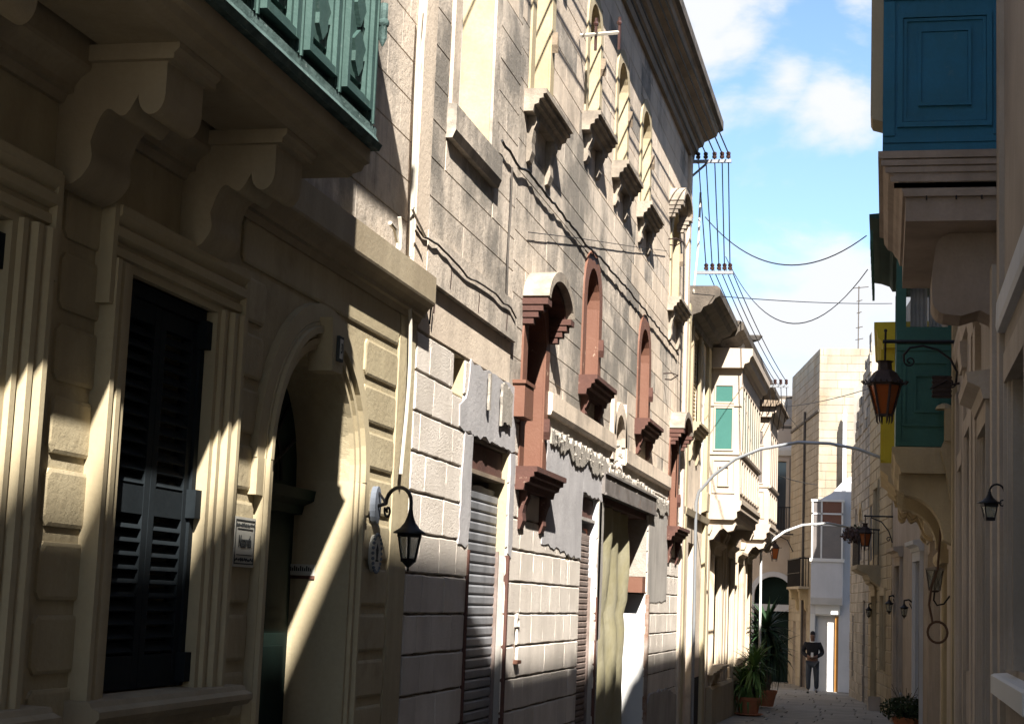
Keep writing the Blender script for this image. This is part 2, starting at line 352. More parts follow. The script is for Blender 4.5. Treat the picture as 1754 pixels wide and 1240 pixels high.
def lay(f, parent, name, rc, proud, matf, kind, cap=300, seed=1, jit=.004, cut=None):
    """lays stones on a facade: the nearest `cap` as parts sharing meshes, the rest as one stuff part"""
    r = random.Random(seed); off = ORG[parent.name]
    def dist(q):
        p = f.p((q[0]+q[1])/2, 0, 0); return math.hypot(p[0], p[1])+abs((q[2]+q[3])/2-1.6)*.3
    rc = sorted(rc, key=dist); rest = {}
    for i, q in enumerate(rc):
        vi = r.randrange(len(BL[kind])); V, Fs = BL[kind][vi]
        pr = proud+r.uniform(-jit, jit); m = matf(q)
        if i < cap:
            key = (name, kind, vi, m, round(f.n.x, 3), round(f.n.y, 3))
            if key not in BLM:
                me = bpy.data.meshes.new(name)
                me.from_pydata([tuple(f.dr.to_3d()*x - f.n.to_3d()*y + Vector((0, 0, z))) for x, y, z in V], [], Fs)
                # one mesh per variant: axis-aligned facades scale it, oblique ones bake below
                me.materials.append(M[m]); BLM[key] = me
            axis = abs(f.dr.x) < 1e-6 or abs(f.dr.y) < 1e-6
            if axis:
                o = bpy.data.objects.new(name, BLM[key])
                sx = (q[1]-q[0]); sy = pr+.012
                o.scale = (sy, sx, q[3]-q[2]) if abs(f.dr.x) < 1e-6 else (sx, sy, q[3]-q[2])
                o.location = Vector(f.p(q[0], -pr, q[2]))-off
            else:
                mb = MB(); mb.add([f.p(q[0]+(q[1]-q[0])*x, -pr+(pr+.012)*y, q[2]+(q[3]-q[2])*z) for x, y, z in V], Fs)
                o = bpy.data.objects.new(name, meshof(name, mb, off)); o.data.materials.append(M[m])
            COL.objects.link(o); o.parent = parent; ORG[o.name] = off
        else:
            mb = rest.setdefault(m, MB()); mb.add([f.p(q[0]+(q[1]-q[0])*x, -pr+(pr+.012)*y, q[2]+(q[3]-q[2])*z) for x, y, z in V], Fs)
    # remaining stones joined, one mesh with several materials
    if rest:
        me = MB(); mats = []; idx = []
        for m, b in rest.items():
            n0 = len(me.f); me.add(b.v, b.f); idx += [len(mats)]*(len(me.f)-n0); mats.append(m)
        o = part(name+'_courses', me, mats[0], parent, kind='stuff')
        for m in mats[1:]: o.data.materials.append(M[m])
        if len(o.data.polygons) == len(idx): o.data.polygons.foreach_set('material_index', idx)
def ragged(pts, jit, seed, step=.08):
    r = random.Random(seed); out = []
    for i in range(len(pts)):
        a, b = pts[i], pts[(i+1) % len(pts)]; L = math.hypot(b[0]-a[0], b[1]-a[1]); n = max(1, int(L/step))
        for k in range(n):
            t = k/n; out.append((a[0]+(b[0]-a[0])*t+r.uniform(-jit, jit), a[1]+(b[1]-a[1])*t+r.uniform(-jit, jit)))
    return out
def struct(name, mb, m, **k):
    o = single(name, mb, m, None, None, loc=(0, 0, 0), **k); o['kind'] = 'structure'; return o
# ------------------------------------------------------------------ ground and paving
g = MB()
ys = [-60, -30, -10, 0, 10, 20, 30, 40, 50, 60, 75, 90, 900]
for a, b in zip(ys, ys[1:]): g.add([(-400, a, gz(a)-.03), (400, a, gz(a)-.03), (400, b, gz(b)-.03), (-400, b, gz(b)-.03)], [(0, 1, 2, 3)])
ground = struct('street', g, 'ground')
r = random.Random(3)
pv = MB(); PAVE = []
for vi in range(4):
    rr = random.Random(vi); b = [(x+rr.uniform(-.004, .004), y+rr.uniform(-.004, .004)) for x, y in ((0, 0), (1, 0), (1, 1), (0, 1))]
    i = [(.5+(x-.5)*.975, .5+(y-.5)*.975) for x, y in b]
    me = bpy.data.meshes.new('paving_slab')
    me.from_pydata([(x, y, -1) for x, y in b]+[(x, y, -.2) for x, y in b]+[(x, y, 0) for x, y in i], [], [(0, 1, 5, 4), (1, 2, 6, 5), (2, 3, 7, 6), (3, 0, 4, 7), (4, 5, 9, 8), (5, 6, 10, 9), (6, 7, 11, 10), (7, 4, 8, 11), (8, 9, 10, 11)])
    me.materials.append(M['paving']); PAVE.append(me)
def slab(x, y, w, l):
    o = bpy.data.objects.new('paving_slab', r.choice(PAVE)); o.scale = (w-.02, l-.022, .03); o.location = (x, y, gz(y)+r.uniform(-.001, .001)); o.rotation_euler = (-math.atan(GS), 0, r.uniform(-.006, .006))
    COL.objects.link(o); o.parent = ground; ORG[o.name] = Vector()
y = 29.0
while y < 66:
    L = r.uniform(.62, .8)+(y-29)*.008; x = -3.05 if y < 40 else -5.2
    if y > 29:
        x += r.uniform(-.5, 0)
        while x < (0.75 if y < 44 else .4-(y-44)*.25):
            w = r.uniform(.75, 1.15); slab(x, y, w, L); x += w
    y += L
rest = MB(); y = 2.0
while y < 29:
    x = -3.05+r.uniform(-.4, 0)
    while x < .72:
        w = r.uniform(.7, 1.1); b = min(x+w, .74); a = max(x, -3.09)
        rest.add([(a+.008, y+.008, gz(y)), (b-.008, y+.008, gz(y)), (b-.008, y+.69, gz(y+.69)), (a+.008, y+.69, gz(y+.69))], [(0, 1, 2, 3)]); x += w
    y += .7
o = part('paving_slab_rows', rest, 'paving', ground, kind='stuff')
# ------------------------------------------------------------------ A: cream house with the sea-green balcony
A = empty('cream_house', (XL, 8, gz(8)), 'cream plastered house with grooved walls, arched doorway and green box balcony, nearest on the left', 'house')
WIN = (6.28, 7.2, 1.14, 2.87); WIN2 = (4.3, 5.30, 1.14, 2.87); DOOR = (8.03, 9.38, -.3, 2.92)
wl_ = MB(); wall(wl_, FL, -2.5, 10.6, -.4, 3.54, 0, .6, [WIN, WIN2, DOOR])
spandrel(wl_, FL, 8.705, .675, 2.245, 2.92, 0, .6, 16)
part('wall', wl_, 'cream', A)
up = MB(); wall(up, FL, -2.5, 10.62, 3.54, 9.2, .02, .6); up.mold(FL, [(.03, 9.2), (.03, 9.3), (6, 9.3), (6, 9.2)], -2.5, 10.62)
up.box(FL, -2.5, -2.4, .6, 6, -.4, 9.25)
part('upper_wall', up, 'jointu', A)
lay(FL, A, 'upper_stone', rects(7.4, 10.3, 3.75, 9.1, .27, (.45, .85), (.002, .003), [], random.Random(5)), .004, lambda q: 'upper', 'fine', 300, 5, .001)
# corner pilaster of the upper wall
b = MB(); b.box(FL, 10.3, 10.6, -.06, .1, 3.74, 9.2); part('corner_pilaster', b, 'uppercl', A)
# plaster blocks between grooves
def plasterblock(s0, s1, z0, z1, q=.015):
    m = MB(); c = .018
    ring = [(s0, z0), (s1, z0), (s1, z1), (s0, z1)]
    def rr(o): 
        pts = []
        for (sx, sz, cx, cz) in ((s0+o, z0+o, 1, 1), (s1-o, z0+o, -1, 1), (s1-o, z1-o, -1, -1), (s0+o, z1-o, 1, -1)):
            k = .028
            if (cx, cz) in ((1, 1), (-1, -1)): pts += [(sx, sz+cz*k), (sx+cx*k, sz)]
            else: pts += [(sx+cx*k, sz), (sx, sz+cz*k)]
        return pts
    a = rr(0); bq = rr(.004); e = rr(c)
    V = [FL.p(x, 0.01, z) for x, z in a]+[FL.p(x, -q*.7, z) for x, z in bq]+[FL.p(x, -q, z) for x, z in e]
    Fs = []
    for i in range(8):
        j = (i+1) % 8; Fs += [(i, j, 8+j, 8+i), (8+i, 8+j, 16+j, 16+i)]
    Fs.append(tuple(range(16, 24))); m.add(V, Fs)
    part('plaster_block', m, 'cream', A, smooth=False)
GR = .052; zc = [.64+.2765*i for i in range(-3, 11)]
strips = [(5.72, 6.14), (7.5, 7.86), (9.53, 10.22), (-.5, .6), (.8, 2.9), (3.1, 3.9)]
for (a, b_) in strips:
    for z in zc:
        if z > 3.4: continue
        z0, z1 = z+GR, min(z+.2765, 3.45)
        aa, bb = a, b_
        if z1 < 1.02 and a in (5.72, 7.5): aa, bb = (5.72, 7.86) if a == 5.72 else (None, None)
        if aa is None: continue
        if z0 > 3.0:      # above the openings the courses run through
            if a == 7.5: aa, bb = 7.5, 10.22
            elif a == 9.53: continue
            elif a == 5.72: aa, bb = 5.72, 6.08
        plasterblock(aa, bb, z0, z1)
# flush bands at the side of the blocks, proud of the groove bed
b = MB()
for s0, s1 in ((10.235, 10.6),): b.box(FL, s0, s1, -.014, .01, -.3, 3.45)
part('corner_strip', b, 'cream', A)
# window surrounds: stepped moulding round the shutters with ears at the top
def winsur(s0, s1, z0, z1):
    for sd in (-1, 1):
        m = MB(); e = s0 if sd < 0 else s1
        prof = [(-.004, .05), (-.004, -.035), (.035, -.035), (.04, -.055), (.075, -.055), (.085, -.04), (.10, -.04), (.112, -.075), (.15, -.075), (.165, -.055), (.20, -.085), (.235, -.085), (.235, .05)]
        m.vmold(FL, [(e+sd*q*1.0, d) for q, d in prof], z0, z1+.02); part('window_jamb', m, 'creammold', A)
        m = MB(); m.vmold(FL, [(e+sd*.236, .02), (e+sd*.236, -.075), (e+sd*.275, -.075), (e+sd*.275, .02)], z1-.17, z1+.235); part('window_ear', m, 'creammold', A)
    m = MB(); prof = [(.05, 0), (-.036, 0), (-.036, .035), (-.056, .04), (-.056, .075), (-.041, .085), (-.041, .1), (-.077, .112), (-.077, .15), (-.057, .165), (-.087, .20), (-.087, .238), (.05, .238)]
    m.mold(FL, [(d, z1+q) for d, q in prof], s0-.236, s1+.236); part('window_head', m, 'creammold', A)
    m = MB(); m.mold(FL, [(.05, z0-.14), (-.05, z0-.14), (-.07, z0-.10), (-.14, z0-.085), (-.165, z0-.06), (-.165, z0-.035), (-.13, z0-.02), (-.12, z0), (.2, z0+.01)], s0-.28, s1+.40); part('window_sill', m, 'creamstone', A)
winsur(*WIN); winsur(*WIN2)
def shutter(s0, s1, z0, z1, d, m='dkgreen', pitch=.058, parent=A, first=True):
    fr = MB(); w = .055; zm = z0+(z1-z0)*.485
    fr.box(FL, s0, s0+w, d-.02, d+.025, z0, z1); fr.box(FL, s1-w, s1, d-.02, d+.025, z0, z1)
    for (a, c) in ((z0, z0+.14), (zm-.06, zm+.06), (z1-.085, z1)): fr.box(FL, s0+w, s1-w, d-.018, d+.022, a, c)
    sh = part('shutter_leaf', fr, m, parent)
    for (a, c) in ((z0+.15, zm-.065), (zm+.065, z1-.09)):
        z = a
        while z < c-.02:
            sm = MB(); sm.mold(FL, [(d-.012, z), (d-.018, z+.006), (d+.018, z+.045), (d+.024, z+.038)], s0+w, s1-w); part('slat', sm, m, sh); z += pitch
    return sh
for (a, b_, c, e) in (WIN, WIN2):
    fm = MB(); fm.box(FL, a, a+.05, .02, .12, c+.012, e-.06); fm.box(FL, b_-.05, b_, .02, .12, c+.012, e-.06); fm.box(FL, a, b_, .02, .12, e-.06, e)
    for (u0, zz) in ((a, e-.18), (b_-.07, e-.18), (a, c+.03), (b_-.07, c+.03), (a, (c+e)/2-.1), (b_-.07, (c+e)/2-.1)): fm.box(FL, u0, u0+.07, -.012, .05, zz, zz+.13)
    part('shutter_frame', fm, 'dkgreen', A)
    mid = (a+b_)/2
    shutter(a+.05, mid-.003, c+.015, e-.065, .055); shutter(mid+.003, b_-.05, c+.015, e-.065, .055)
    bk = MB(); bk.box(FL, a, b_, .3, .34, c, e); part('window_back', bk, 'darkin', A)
# arched door surround
for sd, e in ((-1, 8.03), (1, 9.38)):
    m = MB(); prof = [(-.004, .3), (-.004, -.03), (.03, -.03), (.035, -.05), (.065, -.05), (.075, -.035), (.09, -.035), (.1, -.07), (.13, -.07), (.14, -.05), (.15, -.05), (.15, .02)]
    m.vmold(FL, [(e+sd*q, d) for q, d in prof], -.3, 2.245); part('door_jamb_moulding', m, 'creammold', A)
m = MB()
for (r0, r1, d) in ((.675, .705, -.03), (.707, .74, -.05), (.742, .765, -.035), (.767, .805, -.072), (.807, .826, -.05)): archband(m, FL, 8.705, 2.245, r0, r1, d, .02, 22)
part('door_arch_moulding', m, 'creammold', A)
m = MB(); archband(m, FL, 8.705, 2.245, .83, .93, -.045, .02, 22); part('arch_hood', m, 'creammold', A)
for sd, e in ((-1, 8.03), (1, 9.38)):
    m = MB(); m.box(FL, min(e+sd*.155, e+sd*.25), max(e+sd*.155, e+sd*.25), -.048, .02, 2.06, 2.245); part('hood_stop', m, 'creammold', A)
m = MB(); m.prism(FL, [(8.62, 2.80), (8.79, 2.80), (8.83, 3.09), (8.58, 3.09)], -.12, .02); part('keystone', m, 'creammold', A)
# recessed doorway: deep cream reveal (the wall's own), green double door with transom and panels
DD = .33
dr = MB(); dr.box(FL, 8.03, 9.38, DD, DD+.06, -.3, 2.92); dd = part('door', dr, 'dkdoor', A)
for a in (8.06, 8.73):
    for (c, e) in ((.0, .62), (.70, 1.35), (1.43, 1.98)):
        m = MB(); m.box(FL, a+.06, a+.55, DD-.02, DD-.001, c, e); m.box(FL, a+.12, a+.49, DD-.035, DD-.021, c+.07, e-.07); part('door_panel', m, 'dkdoor', dd)
m = MB(); m.mold(FL, [(DD, 2.04), (DD-.05, 2.04), (DD-.06, 2.09), (DD-.12, 2.12), (DD-.13, 2.18), (DD, 2.18)], 8.03, 9.38); part('transom', m, 'dkdoor', dd)
m = MB(); c_ = FL.p(8.705, DD-.02, 2.2)
for k in range(7):
    a = math.pi*(k+1)/8; m.tube([FL.p(8.705, DD-.02, 2.2), FL.p(8.705+.6*math.cos(a), DD-.02, 2.24+.6*math.sin(a))], .012, 5)
m.tube([FL.p(x, DD-.02, z) for x, z in arcpts(8.705, 2.22, .36, 180, 0, 12)], .012, 5); part('fanlight_grille', m, 'iron', dd)
m = MB(); kx = FL.p(8.60, DD-.08, .95); m.ball(kx, .032, 8, 6); m.tube([FL.p(8.60, DD-.08, .95), FL.p(8.60, DD, .95)], .012); part('door_knob', m, 'brass', dd, smooth=True)
# string cornice
m = MB(); m.mold(FL, [(.05, 3.40), (-.02, 3.40), (-.035, 3.435), (-.06, 3.44), (-.06, 3.465), (-.085, 3.50), (-.12, 3.525), (-.125, 3.54), (-.125, 3.715), (.05, 3.73)], -2.5, 10.64)
part('string_cornice', m, 'creamstone', A)
# the box balcony: stone slab, scroll corbels, panelled green timber
BX = .60
m = MB(); m.mold(FL, [(0.02, 3.731), (-.14, 3.731), (-.16, 3.62), (-.50, 3.62), (-.52, 3.64), (-.56, 3.65), (-.575, 3.68), (-.60, 3.69), (-.60, 3.76), (.02, 3.76)], 1.2, 7.62)
bal = part('box_balcony', m, 'creamstone', A)
def corbel(f, s0, s1, zt, dep, h, m, parent, name='corbel', d00=.0):
    """scroll bracket: profile in depth and height"""
    pr = [(d00, zt), (-dep, zt), (-dep, zt-.10*h), (-dep*.95, zt-.13*h), (-dep*.95, zt-.36*h)]
    pr += [(-dep*(.83+.12*math.cos(math.radians(t))), zt-h*(.36+.15*math.sin(math.radians(t)))) for t in range(0, 181, 20)]
    pr += [(-dep*(.71-.40*k/12), zt-h*(.36+.04*k/12+.30*(k/12)**1.5+.10*math.sin(k/12*math.pi*2))) for k in range(1, 13)]
    pr += [(-dep*(.31-.06*k/6+.05*math.sin(k/6*math.pi)), zt-h*(.72+.24*k/6)) for k in range(1, 7)]
    pr += [(-dep*.18, zt-h*1.0), (-dep*.08, zt-h*1.03), (d00, zt-h)]
    mb = MB(); mb.mold(f, pr, s0, s1); mb.mold(f, [(d00, zt-.001), (-dep-.035, zt-.001), (-dep-.035, zt-.045*h), (-dep-.015, zt-.08*h), (-dep-.015, zt-.12*h), (d00, zt-.12*h)], s0-.03, s1+.03)
    return part(name, mb, m, parent, smooth=True)
for s in (2.7, 4.3, 5.62, 6.78): corbel(FL, s, s+.34, 3.62, .46, .53, 'creamstone', bal, d00=-.001)
m = MB(); m.mold(FL, [(-.42, 3.761), (-.635, 3.761), (-.65, 3.79), (-.635, 3.80), (-.615, 3.835), (-.615, 3.875), (-.42, 3.875)], 1.15, 7.655); part('bottom_rail', m, 'tealrail', bal)
m = MB(); m.box(FL, 1.2, 7.6, -.58, .0, 3.876, 6.0); m.box(FL, 7.601, 7.62, -.6, -.02, 3.80, 6.0); part('timber_box', m, 'teal', bal)
for k in range(12):
    s = 7.12-.52*k
    if s < 1.3: break
    # post
    m = MB(); m.box(FL, s+.40, s+.50, -.605, -.581, 3.877, 5.1); m.box(FL, s+.42, s+.435, -.622, -.606, 3.88, 5.1); m.box(FL, s+.46, s+.475, -.622, -.606, 3.88, 5.1); part('balcony_post', m, 'teal', bal)
    m = MB(); a, b_ = s-.0, s+.385; z0, z1 = 3.925, 4.62
    for (i, o_, dp) in ((0, .035, -.635), (.035, .06, -.615), (.1, .125, -.605)):
        m.box(FL, a+i, a+o_, dp, -.581, z0+i, z1-i); m.box(FL, b_-o_, b_-i, dp, -.581, z0+i, z1-i)
        m.box(FL, a+o_, b_-o_, dp+.001, -.581, z0+i, z0+o_); m.box(FL, a+o_, b_-o_, dp+.001, -.581, z1-o_, z1-i)
    # turned-diamond boss in the middle
    cx, cz = (a+b_)/2, z0+.22
    m.box(FL, a+.126, b_-.126, -.60, -.581, z0+.126, z1-.126)
    m.prism(FL, [(cx, cz-.11), (cx+.06, cz-.05), (cx+.06, cz+.0), (cx+.09, cz+.05), (cx, cz+.12), (cx-.09, cz+.05), (cx-.06, cz), (cx-.06, cz-.05)], -.622, -.601)
    m.prism(FL, [(cx, z1-.34), (cx+.07, z1-.24), (cx, z1-.14), (cx-.07, z1-.24)], -.622, -.601)
    part('balcony_panel', m, 'teal', bal)
    m = MB(); m.mold(FL, [(-.581, 4.66), (-.65, 4.66), (-.66, 4.70), (-.62, 4.74), (-.581, 4.74)], s-.02, s+.40); part('mid_rail', m, 'teal', bal)
    m = MB(); m.box(FL, a+.03, b_-.03, -.59, -.5815, 4.80, 5.75); part('balcony_window', m, 'paneglass', bal)
m = MB(); m.mold(FL, [(-.001, 6.0), (-.62, 6.0), (-.7, 6.2), (-.85, 6.35), (-1.0, 6.45), (-1.0, 6.58), (-.001, 6.7)], 1.0, 7.74); part('balcony_roof', m, 'teal', bal)
m = MB(); m.tube([(XL+.64, 7.6, 4.5), (XL+.64, 7.6, 4.32), (XL+.64, 7.6, 4.28)], [.02, .022, .004], 8); m.ball((XL+.64, 7.6, 4.40), .03, 8, 6); part('corner_finial', m, 'tealrail', bal, smooth=True)
# window hood sticking out beyond the balcony (upper floor)
m = MB(); m.mold(FL, [(0, 4.98), (-.05, 4.98), (-.07, 5.03), (-.14, 5.06), (-.16, 5.10), (-.16, 5.13), (0, 5.15)], 7.95, 9.05); part('upper_sill', m, 'sill', A)
# plaques (top-level: they hang on the wall)
m = MB(); m.box(FL, 7.565, 7.835, -.036, -.0155, 1.70, 1.94); pq = single('name_plaque', m, 'tile', 'rectangular ceramic name plaque with dark scroll border and lettering beside the shuttered window', 'plaque')
m = MB()
for (a, b_, c, e) in ((7.575, 7.825, 1.712, 1.718), (7.575, 7.825, 1.922, 1.928), (7.575, 7.581, 1.712, 1.928), (7.819, 7.825, 1.712, 1.928), (7.60, 7.80, 1.755, 1.759), (7.60, 7.80, 1.881, 1.885)): m.box(FL, a, b_, -.0385, -.0362, c, e)
r = random.Random(2)
for i in range(22):
    for z in (1.735, 1.903):
        c = FL.p(7.588+i*.0107, -.037, z+r.uniform(-.006, .006)); m.box(FL, 7.585+i*.0108, 7.592+i*.0108, -.0385, -.0362, z-.008*r.random()-.002, z+.010*r.random())
part('plaque_border', m, 'ink', pq)
def text(body, size, f, s, z, d, m, parent=None, name='lettering', sx=1.0, font_off=0, shear=0):
    cu = bpy.data.curves.new(name, 'FONT'); cu.body = body; cu.size = size; cu.extrude = .002; cu.align_x = 'CENTER'; cu.align_y = 'CENTER'; cu.shear = shear; cu.offset = font_off
    o = bpy.data.objects.new(name, cu); cu.materials.append(M[m])
    x = f.dr.to_3d(); zz = Vector((0, 0, 1)); 
    if (x.cross(zz)).dot(f.n.to_3d()) < 0: x = -x
    yv = zz; nrm = x.cross(yv)
    mt = Matrix((x*sx, yv, nrm)).transposed().to_4x4(); off = ORG[parent.name] if parent else Vector()
    mt.translation = Vector(f.p(s, d, z))-off
    COL.objects.link(o); o.matrix_local = mt
    bpy.context.view_layer.update()
    me = bpy.data.meshes.new_from_object(o.evaluated_get(bpy.context.evaluated_depsgraph_get())); bpy.data.objects.remove(o)
    o = bpy.data.objects.new(name, me); COL.objects.link(o); o.parent = parent; o.matrix_local = mt; ORG[o.name] = off
    return o
text('Nazareth', .085, FL, 7.70, 1.82, -.038, 'ink', pq, sx=.52)
def oval(f, s, z, rs, rz, d0, d1, n=18): 
    mb = MB(); mb.prism(f, arcpts(s, z, rs, 0, 360*(n-1)/n, n-1, rz), d0, d1); return mb
ov = single('oval_plaque', oval(FL, 9.86, 1.84, .085, .115, -.045, -.0155), 'tile', 'oval glazed ceramic plaque with a beaded dark rim below the wall lantern', 'plaque')
m = MB()
for i in range(22):
    a = 2*math.pi*i/22; m.ball(FL.p(9.86+.085*math.cos(a), -.045, 1.84+.115*math.sin(a)), .011, 6, 4)
part('beaded_rim', m, 'steelblue', ov)
m = MB(); r = random.Random(9)
m.box(FL, 9.832, 9.888, -.048, -.0455, 1.79, 1.80); m.prism(FL, [(9.85, 1.80), (9.87, 1.80), (9.885, 1.86), (9.86, 1.90), (9.835, 1.86)], -.048, -.0455); part('plaque_picture', m, 'ink', ov)
m = MB(); m.box(FL, 8.665, 8.745, -.137, -.121, 2.86, 3.0); nb = single('number_plate', m, 'ink', 'small black framed house number plate on the keystone of the arched doorway', 'number plate')
m = MB(); m.box(FL, 8.68, 8.73, -.139, -.1372, 2.875, 2.985); part('plate_face', m, 'tile', nb)
text('3', .08, FL, 8.705, 2.93, -.1405, 'ink', nb, sx=.6)
FD = F((XL, 9.38), (-1, 0), (0, -1))    # the far reveal of the doorway, faces the camera
m = MB(); m.box(FD, .18, .36, -.012, -.001, 1.685, 1.75); bp_ = single('bell_plate', m, 'tile', 'small pale nameplate with brown lower edge inside the doorway reveal', 'nameplate')
m = MB(); m.box(FD, .18, .36, -.014, -.001, 1.665, 1.684); part('plate_edge', m, 'brownd', bp_)
m = MB()
for i in range(11): m.box(FD, .20+i*.0125, .208+i*.0125, -.014, -.0122, 1.71, 1.728+.006*(i % 3))
part('plate_lettering', m, 'ink', bp_)
# ------------------------------------------------------------------ lanterns
def scrollpts(c, ax, r0, turns, a0, n=22, sgn=1):
    """spiral in the plane spanned by ax and up"""
    out = []
    for i in range(n+1):
        t = i/n; rr_ = r0*(1-.8*t); a = a0+sgn*turns*2*math.pi*t
        out.append(Vector(c)+Vector(ax)*(rr_*math.cos(a))+Vector((0, 0, rr_*math.sin(a))))
    return out
def lantern(root, c, rt, rb, hb, hr, n=6, frame='iron', glass='clearglass', crown=False, finial=True, rot=0):
    """hexagonal lantern hung at c (its top point): roof of height hr, glass of height hb"""
    x, y, z = c
    m = MB()
    if crown:
        m.lathe((x, y, z-hr), [(rt*1.28, 0), (rt*1.2, .015), (rt*.95, hr*.25), (rt*.72, hr*.5), (rt*.45, hr*.62), (rt*.42, hr*.92), (rt*.58, hr), (rt*.3, hr*1.0)], n, rot=rot)
        for i in range(n*4):
            a = 2*math.pi*i/(n*4)+rot; p = (x+rt*1.3*math.cos(a), y+rt*1.3*math.sin(a), z-hr)
            m.tube([p, (x+rt*1.42*math.cos(a), y+rt*1.42*math.sin(a), z-hr+rt*.14), (x+rt*1.5*math.cos(a), y+rt*1.5*math.sin(a), z-hr+rt*.10)], [rt*.05, rt*.04, rt*.01], 4)
    else:
        m.lathe((x, y, z-hr), [(rt*1.32, 0), (rt*1.28, hr*.06), (rt*.8, hr*.22), (rt*.45, hr*.45), (rt*.25, hr*.72), (rt*.16, hr)], n*2, rot=rot)
    part('lantern_roof', m, frame, root, smooth=not crown)
    m = MB()
    for i in range(n):
        a = 2*math.pi*(i+.5)/n+rot; ct, sn = math.cos(a), math.sin(a)
        m.tube([(x+rt*ct, y+rt*sn, z-hr), (x+rb*ct, y+rb*sn, z-hr-hb)], rt*.085, 4)
    zb = z-hr-hb
    m.lathe((x, y, zb-.012), [(rb*1.12, 0), (rb*1.12, .02), (rb*.9, .022)], n, rot=rot)
    m.lathe((x, y, z-hr-.02), [(rt*1.08, 0), (rt*1.08, .02)], n, rot=rot)
    if finial: m.lathe((x, y, zb-rb*1.5), [(.003, 0), (rb*.16, rb*.25), (rb*.1, rb*.5), (rb*.35, rb*.7), (rb*.95, rb*1.3), (rb*1.1, rb*1.45)], n*2, rot=rot)
    if crown:
        for i in range(n):
            a = 2*math.pi*(i+.5)/n+rot; m.tube([(x+rb*math.cos(a), y+rb*math.sin(a), zb), (x+rb*.95*math.cos(a), y+rb*.95*math.sin(a), zb-.07), (x+rb*.8*math.cos(a), y+rb*.8*math.sin(a), zb-.10)], [rt*.08, rt*.06, .003], 4)
    part('lantern_frame', m, frame, root)
    for i in range(n):
        a0 = 2*math.pi*(i+.5)/n+rot; a1 = 2*math.pi*(i+1.5)/n+rot; q = MB(); k = .93
        P = [(x+rt*k*math.cos(a0), y+rt*k*math.sin(a0), z-hr-.015), (x+rt*k*math.cos(a1), y+rt*k*math.sin(a1), z-hr-.015), (x+rb*k*math.cos(a1), y+rb*k*math.sin(a1), zb+.01), (x+rb*k*math.cos(a0), y+rb*k*math.sin(a0), zb+.01)]
        kk = .985
        q.add(P+[(x+(a-x)*kk, y+(b-y)*kk, c_) for a, b, c_ in P], [(0, 1, 2, 3), (7, 6, 5, 4), (0, 4, 5, 1), (1, 5, 6, 2), (2, 6, 7, 3), (3, 7, 4, 0)])
        part('glass_pane', q, glass, root)
# L1: swan-neck wall lantern beside the arched door
L1 = empty('wall_lantern', FL.p(9.90, 0, 2.0), 'black swan-neck wall lantern on a round backplate right of the arched door', 'lantern')
part('back_plate', oval(FL, 9.82, 2.135, .065, .115, -.05, -.0155), 'steelblue', L1)
px = 9.82; X0 = XL+.05
m = MB(); lx = XL+.34
neck = [Vector((X0, px, 2.13)), Vector((X0+.06, px-.05, 2.14))]+[Vector((XL+.225, px-.16, 2.14))+Vector(((-.115)*math.cos(t), .12*math.cos(t), .095*math.sin(t))) for t in [math.pi*i/10 for i in range(11)]]+[Vector((lx, px-.28, 2.07))]
m.tube(neck, .012, 8)
ax = Vector((.7, -.71, 0)); m.tube(scrollpts((X0+.09, px-.09, 2.095), ax, .045, 1.2, 2.6, sgn=1), .008, 6)
m.tube([Vector((X0, px, 2.21)), Vector((X0+.04, px-.03, 2.17)), Vector((X0+.06, px-.05, 2.14))], .008, 6)
part('swan_neck', m, 'iron', L1, smooth=True)
lantern(L1, (lx, px-.28, 2.10), .075, .045, .155, .145, rot=.2)
# ------------------------------------------------------------------ B: the old stone palazzo
B = empty('stone_palazzo', (XL, 17.5, gz(17)), 'weathered stone palazzo with brown-painted arched windows, metal shop shutters and a deep roof cornice', 'building')
Y0, Y1 = 10.62, 25.7
U1 = (11.36, 12.42, 5.10, 8.2)                 # tall rectangular window
ARCHU = [(16.58, 17.22, 6.60, 7.93), (18.52, 19.2, 6.60, 7.93), (20.48, 21.18, 6.60, 7.93)]
HOODU = [(13.92, 14.60, 5.98, 7.9), (23.72, 24.5, 5.98, 7.35)]
LOWB = [(14.08, 14.88, 2.72, 4.25), (24.15, 24.95, 2.72, 4.18)]
LOWA = [(16.9, 17.66, 3.90, 5.13), (20.84, 21.62, 3.90, 5.13)]
NICHE = (18.9, 19.6, 3.15, 3.78)
S1 = (12.28, 13.58, -.6, 2.80); S2 = (17.05, 18.06, -.6, 2.70); S3 = (18.26, 22.0, -.6, 2.78)
HOLE = (11.62, 11.96, 3.06, 3.36); HOLE2 = (16.25, 16.45, 2.0, 2.2)
VENT = (14.02, 14.16, 1.08, 1.42)
H = [U1]+ARCHU+HOODU+LOWB+LOWA+[NICHE, S1, S2, S3, HOLE, HOLE2, VENT]
for (a_, b_, mm_) in ((-.6, 3.36, 'joint'), (3.36, 8.75, 'jointu')):
    m = MB(); wall(m, FL, Y0, Y1, a_, b_, .012 if a_ < 0 else .001, .55, H); part('wall_core', m, mm_, B)
m = MB(); m.box(FL, Y0, Y1, .56, 6, -.6, 9.0); 
part('rear_mass', m, 'joint', B)
